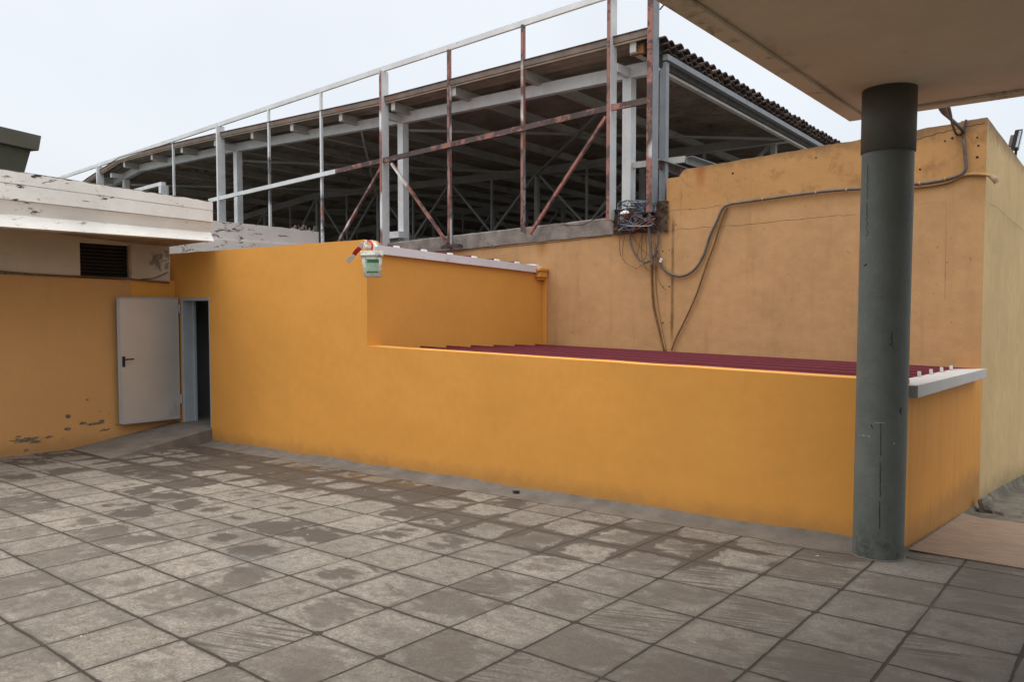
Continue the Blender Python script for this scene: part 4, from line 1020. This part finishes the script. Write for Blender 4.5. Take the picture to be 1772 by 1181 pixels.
# chalky ring of mortar round the foot
mb = MB()
for k in range(48):
    a_ = 2 * math.pi * k / 48; ro = R0 + .012 + .012 * mnoise.noise(Vector((math.cos(a_) * 2, math.sin(a_) * 2, 4)))
    for r_, h_ in ((R0 - .01, .012), (ro, .0025)):
        x = cxc + r_ * math.cos(a_); y = cyc + r_ * math.sin(a_); mb.v.append((x, y, GZ(x, y) + h_))
for k in range(48): mb.f.append((2 * k, 2 * k + 1, 2 * ((k + 1) % 48) + 1, 2 * ((k + 1) % 48)))
mb.build('column_foot', 'concrete_skirt', cn)

# ------------------------------------------------------------------ plywood, rubble, floodlight
def gg(x, y): return GZ(x, y) + gdrop(x, y)
def quadsheet(c4_, th, n1=12, n2=12):
    mb = MB()
    for lay in (0, 1):
        for i in range(n1 + 1):
            for j in range(n2 + 1):
                s_, t = i / n1, j / n2
                x = (1 - s_) * ((1 - t) * c4_[0][0] + t * c4_[3][0]) + s_ * ((1 - t) * c4_[1][0] + t * c4_[2][0])
                y = (1 - s_) * ((1 - t) * c4_[0][1] + t * c4_[3][1]) + s_ * ((1 - t) * c4_[1][1] + t * c4_[2][1])
                mb.v.append((x, y, gg(x, y) + .003 + lay * th))
    W2 = n2 + 1; O = (n1 + 1) * W2
    for i in range(n1):
        for j in range(n2):
            a_ = i * W2 + j; mb.f.append((a_ + O, a_ + W2 + O, a_ + W2 + 1 + O, a_ + 1 + O)); mb.f.append((a_, a_ + 1, a_ + W2 + 1, a_ + W2))
    for i in range(n1):
        a_ = i * W2; mb.f.append((a_, a_ + W2, a_ + W2 + O, a_ + O)); a_ += n2; mb.f.append((a_ + W2, a_, a_ + O, a_ + W2 + O))
    for j in range(n2):
        mb.f.append((j + 1, j, j + O, j + 1 + O)); a_ = n1 * W2 + j; mb.f.append((a_, a_ + 1, a_ + 1 + O, a_ + O))
    return mb
ply = quadsheet([(-1.30, 6.20), (1.2, 6.12), (1.2, 8.45), (-1.33, 8.60)], .007, 16, 24)
tag(ply.build('plywood_sheet', 'plywood'), 'worn pinkish-brown plywood sheet on the ground beside the yellow end wall', 'plywood')
random.seed(4)
def rock(c, r, seed, name, label):
    import bmesh
    bm = bmesh.new(); bmesh.ops.create_icosphere(bm, subdivisions=2, radius=1)
    for v_ in bm.verts:
        s_ = 1 + .5 * mnoise.noise(v_.co * 1.3 + Vector((seed, 0, 0))); v_.co = Vector((v_.co.x * r[0] * s_, v_.co.y * r[1] * s_, v_.co.z * r[2] * s_)) + Vector(c)
    me = bpy.data.meshes.new(name); bm.to_mesh(me); bm.free(); me.materials.append(MAT['rock']); o = bpy.data.objects.new(name, me); COL.objects.link(o)
    return tag(o, label, 'rubble')
rock((-1.22, 9.30, gg(-1.22, 9.3) + .04), (.09, .13, .11), 3, 'rubble_chunk', 'dark lump of rubble at the foot of the corner between yellow and tan walls')
rock((-1.02, 9.25, gg(-1.02, 9.25) + .01), (.11, .16, .035), 8, 'rubble_chunk', 'flat pale spill of mortar beside the dark rubble lump')
fl = thing('floodlight', 'small black floodlight standing on top of the tan side wall', 'floodlight')
q = at(1757, 262, 'x', -1.40); 
a0 = Vector((q.x, q.y, q.z + .02))
th = rad(14)
def fp(a, b, c_):  # a along y-ish width, b depth, c height, tilted
    return (a0.x + b * math.cos(th) - 0 * a, a0.y + a, a0.z + c_ * 1.0 + b * math.sin(th) * 0 + a * .35)
def fq(y, x, z): return (a0.x + x + .18 * z, a0.y + y, a0.z + z)
def fbx(y0, y1, x0, x1, z0, z1): return MB().hexa([fq(y0, x0, z0), fq(y0, x1, z0), fq(y1, x1, z0), fq(y1, x0, z0), fq(y0, x0, z1), fq(y0, x1, z1), fq(y1, x1, z1), fq(y1, x0, z1)])
fbx(-.09, .09, -.045, .028, 0, .25).build('housing', 'black_plastic', fl, bevel=.008)
fbx(-.072, .072, .029, .033, .02, .23).build('glass', 'lamp_glass', fl)
fbx(-.098, -.0905, .006, .034, .02, .23).build('glass', 'lamp_glass', fl)
fbx(-.07, .07, -.085, -.046, .05, .19).build('heat_sink', 'eave_board', fl)
fbx(-.088, -.076, .03, .042, .0, .25).build('visor', 'black_plastic', fl)
MB().bar((a0.x, a0.y, a0.z - .10), (a0.x + .01, a0.y + .01, a0.z + .02), .03, .02).build('bracket', 'black_plastic', fl)

# ------------------------------------------------------------------ bucket and tape
bk = thing('bucket', 'dirty white paint bucket with green label hanging at the corner of the yellow wall', 'bucket')
bc = at(645, 480, 'y', 5.96); R1, R2, BH = .100, .124, .295
def lathe(prof, cx, cy, z0, k=36, tilt=0.0):
    mb = MB()
    for r_, z in prof:
        for j in range(k):
            a_ = 2 * math.pi * j / k; mb.v.append((cx + r_ * math.cos(a_) + tilt * z, cy + r_ * math.sin(a_), z0 + z))
    for i in range(len(prof) - 1):
        for j in range(k): mb.f.append((i * k + j, i * k + (j + 1) % k, (i + 1) * k + (j + 1) % k, (i + 1) * k + j))
    mb.f.append(tuple(reversed(range(k)))); return mb
bz0 = bc.z
lathe([(R1 - .01, 0), (R1, .008), (R2, BH), (R2 - .006, BH), (R1 - .008, .02)], bc.x, bc.y, bz0, tilt=-.04).build('body', 'bucket_plastic', bk, smooth=True)
lathe([(R2 - .002, BH - .055), (R2 + .010, BH - .055), (R2 + .012, BH - .03), (R2 + .008, BH - .028), (R2 + .010, BH + .004), (R2 + .004, BH + .010), (R2 - .003, BH + .004)], bc.x, bc.y, bz0, tilt=-.04).build('rim', 'bucket_plastic', bk, smooth=True)
vd = math.atan2(-bc.y, -bc.x)
def lab(z0, z1, a0_, a1_, mat, nm, dr):
    mb = MB(); n_ = 12
    for i in range(n_ + 1):
        a_ = vd + a0_ + (a1_ - a0_) * i / n_
        for z in (z0, z1):
            r_ = R1 + (R2 - R1) * z / BH + dr; mb.v.append((bc.x + r_ * math.cos(a_) - .04 * z, bc.y + r_ * math.sin(a_), bz0 + z))
    for i in range(n_): mb.f.append((2 * i, 2 * i + 2, 2 * i + 3, 2 * i + 1))
    return mb.build(nm, mat, bk)
lb = lab(.05, .205, -.72, .70, 'label_pale', 'label', .0015)
lab(.165, .207, -.73, .71, 'label_green', 'label_band', .0025).parent = lb
lab(.048, .066, -.71, .69, 'label_green', 'label_band', .0025).parent = lb
lab(.172, .200, -.70, -.52, 'label_pale', 'label_mark', .0032).parent = lb
pts = [(bc.x + .14 * math.cos(a_) , bc.y - .02 + .05 * math.sin(a_) * 0, bz0 + BH - .02 + .16 * math.sin(a_)) for a_ in np.linspace(.15, math.pi - .15, 14)]
MB().tube(pts, .003, 6).build('handle', 'pale_wire', bk)
# nail peg holding the handle, on the wall top
tp = thing('barrier_tape', 'red and white plastic tape knotted round the end of the high flashing', 'tape')
def ribbon(P, wd, mat, tw=0.0):
    mb = MB(); P = [Vector(p_) for p_ in P]
    for i, p_ in enumerate(P):
        d_ = (P[min(i + 1, len(P) - 1)] - P[max(i - 1, 0)]).normalized()
        v_ = Vector((0, 0, 0)) - p_; v_ = (Vector((0, 0, CAMZ)) - p_).normalized()
        a_ = d_.cross(v_).normalized(); ang = tw * i; a_ = (a_ * math.cos(ang) + v_ * math.sin(ang)) * (wd / 2 * (1 + .3 * mnoise.noise(Vector((i * .8, 0, 0)))))
        mb.v += [tuple(p_ - a_), tuple(p_ + a_)]
    for i in range(len(P) - 1): mb.f.append((2 * i, 2 * i + 2, 2 * i + 3, 2 * i + 1))
    o = mb.build('strip', mat, tp); m_ = o.modifiers.new('s', 'SOLIDIFY'); m_.thickness = .003; return o
yt = 6.02
P = spline([at(628, 421, 'y', yt), at(622, 430, 'y', yt), at(616, 436, 'y', yt), at(609, 446, 'y', yt), at(601, 453, 'y', yt)], 6)
cutp = [0, 5, 13, len(P) - 1]
for s_, e_, m_ in ((0, 5, 'tape_white'), (5, 15, 'tape_red'), (15, len(P) - 1, 'tape_white')): ribbon(P[s_:e_ + 1], .055, m_, .03)
P = spline([at(634, 427, 'y', yt), at(632, 419, 'y', yt), at(640, 418, 'y', yt - .01), at(644, 424, 'y', yt - .02), at(643, 433, 'y', yt - .02)], 6)
ribbon(P[:10], .028, 'tape_white', .05); ribbon(P[9:18], .026, 'tape_red', .03); ribbon(P[17:], .022, 'tape_red', .02)
P = spline([at(640, 419, 'y', yt), at(648, 421, 'y', yt), at(652, 427, 'y', yt)], 6); ribbon(P, .03, 'tape_white', .02)
q = at(634, 426, 'y', 6.05); tag(MB().box(q.x - .03, q.x + .03, 6.03, FW - .003, q.z - .025, q.z + .02).build('end_block', 'white_trim'), 'small white block at the corner end of the high flashing holding the bucket', 'block')

# ------------------------------------------------------------------ cables
CYW = TW - .035
def cab(pl_, r, mat, name, label, n_=10, top=True, y=CYW, group=None):
    P = spline([p_ if isinstance(p_, Vector) else at(p_[0], p_[1], 'y', (p_[2] if len(p_) > 2 else y)) for p_ in pl_], n_)
    o = MB().tube(P, r, 8).build(name, mat, smooth=True)
    if top: tag(o, label, 'cable', group or 'cables along the tan wall')
    return o
cab([at(1624, 180, 'y', CY1 - .02), (1632, 194, 7.6), (1648, 208, 8.8), (1665, 226), (1668, 250), (1671, 280), (1670, 294), (1660, 303), (1635, 311), (1600, 317), (1560, 320), (1500, 326), (1440, 330), (1380, 337), (1300, 348), (1262, 354), (1250, 362), (1240, 384), (1228, 410), (1216, 445), (1200, 468), (1180, 478), (1160, 474), (1146, 462), (1139, 445), (1136, 432)], .017, 'gray_cable', 'power_cable', 'thick dark cable sagging across the tan wall from the canopy to the wire tangle')
cab([at(1640, 178, 'y', CY1 - .02), (1645, 198, 7.8), (1648, 215, 9.0), (1655, 232), (1666, 230), (1672, 207)], .012, 'black_cable', 'thin_cable', 'thin black cable looping from the canopy edge to the tan wall corner')
cab([at(1634, 181, 'y', CY1 - .02), (1640, 200, 7.8), (1652, 212, 9.0), (1668, 228)], .016, 'black_cable', 'short_cable', 'short thick black cable dropping from the canopy edge beside the column')
cab([(1500, 331), (1560, 325), (1600, 322), (1640, 315), (1668, 303), (1700, 302), (1714, 305)], .017, 'tan_cable', 'painted_cable', 'tan painted cable under the dark one, running to the building corner', y=TW - .02)
for (px, py, lb_) in ((1320, 345, 'painted clip on the thick cable just right of its upper bend, above the brown cable'), (1412, 334, 'painted clip on the thick cable halfway between its bend and the column'), (1465, 329, 'painted clip on the thick cable just left of the column'),
                      (1592, 318, 'painted clip on the thick cable just right of the column'), (1636, 310, 'painted clip on the thick cable where it begins to rise to the wall top')):
    q = at(px, py, 'y', CYW - .004)
    tag(MB().tube([q + Vector((-.008, 0, 0)), q + Vector((.008, 0, .001))], .024, 8).build('cable_clip', 'tan_cable'), lb_, 'cable clip', 'clips on the thick cable')
q = at(1716, 306, 'y', TW - .03)
tag(MB().tube([q, q + Vector((.03, -.01, -.03)), q + Vector((.05, 0, -.07))], .03, 8).build('cable_gland', 'soffit'), 'crusted cable end sticking out at the tan building corner', 'cable end')
cab([(1258, 358), (1246, 390), (1237, 420), (1222, 460), (1205, 510), (1185, 555), (1170, 585), (1162, 607)], .012, 'brown_cable', 'brown_cable', 'brown cable falling diagonally to the maroon roof, right of the seam')
cab([(1127, 440), (1128, 490), (1131, 530), (1140, 570), (1149, 607)], .014, 'brown_cable', 'brown_cable', 'rust-brown cable running down to the roof below the wire tangle, left one of the pair', y=TW - .02)
cab([(1133, 460), (1134, 500), (1139, 540), (1146, 580), (1152, 607)], .011, 'tan_cable', 'tan_cable', 'tan cable running down to the roof below the wire tangle, right one of the pair', y=TW - .02)
cab([(1125, 352), (1123, 390), (1126, 430), (1128, 460)], .022, 'gray_cable', 'grey_conduit', 'upright grey conduit beside the wire tangle on the tan wall', y=TW - .10)
cab([(1092, 395), (1091, 418), (1098, 438), (1108, 450), (1119, 454), (1130, 446), (1136, 432)], .014, 'gray_cable', 'looped_cable', 'thick grey cable hanging in a U below the wire tangle', y=TW - .07)
cab([(1139, 400), (1139, 420), (1135, 434), (1140, 447), (1143, 456)], .012, 'gray_cable', 'drop_cable', 'short dark cable dropping from the corner post to the cable junction', y=TW - .05)
cab([(958, 386, 9.8), (985, 390, 9.6), (1010, 388, 9.6), (1035, 376, 9.6), (1058, 358, 9.7)], .007, 'black_cable', 'loose_wire', 'thin black wire lying along the top of the concrete kerb')
cab([(1142, 16, 9.5), (1150, 7, 9.4), (1158, 3, 9.2)], .010, 'black_cable', 'wire_stub', 'short twisted wire between the tall corner post and the canopy edge')
tg = thing('wire_tangle', 'tangle of blue, grey and copper wires on the broken masonry by the corner post', 'wires')
random.seed(9)
grp = {}
for i in range(55):
    m_ = random.choice(['blue_wire', 'gray_cable', 'pale_wire', 'black_cable', 'black_cable', 'blue_wire', 'copper_wire', 'black_cable'])
    up_ = random.random() < .45
    y0, y1 = (346, 366) if up_ else (366, 402)
    x0 = random.uniform(1072, 1126); pp_ = []
    for k in range(random.randint(3, 5)):
        pp_.append((min(1134, max(1070, x0 + random.uniform(-26, 26))), random.uniform(y0, y1), TW - .07 - random.uniform(0, .12)))
    P = spline([at(a_[0], a_[1], 'y', a_[2]) for a_ in pp_], 6)
    grp.setdefault(m_, MB()).tube(P, random.choice([.0035, .005, .006]), 5)
for m_, mb in grp.items():
    o = mb.build('wires', m_, tg, smooth=True); o['kind'] = 'stuff'
hang = [([(1073, 405), (1072, 425), (1074, 444)], 'black_cable', .004), ([(1081, 408), (1078, 425), (1077, 440), (1080, 452), (1090, 460), (1099, 463), (1101, 466), (1109, 460), (1118, 455)], 'brown_cable', .004),
        ([(1092, 405), (1105, 425), (1118, 438), (1126, 442)], 'brown_cable', .004), ([(1112, 402), (1106, 425), (1103, 442), (1106, 452)], 'brown_cable', .0045), ([(1112, 405), (1110, 430), (1112, 452)], 'black_cable', .004),
        ([(1116, 405), (1119, 425), (1118, 442), (1113, 452)], 'brown_cable', .004), ([(1115, 458), (1118, 465), (1125, 469), (1132, 464), (1135, 452), (1133, 435), (1134, 422), (1128, 420)], 'brown_cable', .004),
        ([(1137, 452), (1138, 478), (1142, 490), (1147, 497), (1153, 503)], 'brown_cable', .005)]
for P, m_, r_ in hang:
    MB().tube(spline([at(a_[0], a_[1], 'y', TW - .05) for a_ in P], 8), r_, 6).build('hanging_wire', m_, tg, smooth=True)
q = at(1081, 368, 'y', TW - .2); rk = rock((q.x, q.y, q.z), (.055, .04, .028), 5, 'plastic_scrap', ''); rk['label'] = 'small white plastic scrap caught in the wire tangle'; rk['category'] = 'scrap'
rk.data.materials.clear(); rk.data.materials.append(MAT['chalk'])
q = at(1142, 454, 'y', TW - .07); tag(MB().bar(q, q + Vector((.03, -.01, .05)), .035, .01, (0, 1, 0)).build('cable_tag', 'tape_white'), 'tiny white tag on the thick dark cable near the junction', 'tag')

print('objects', len(bpy.data.objects))
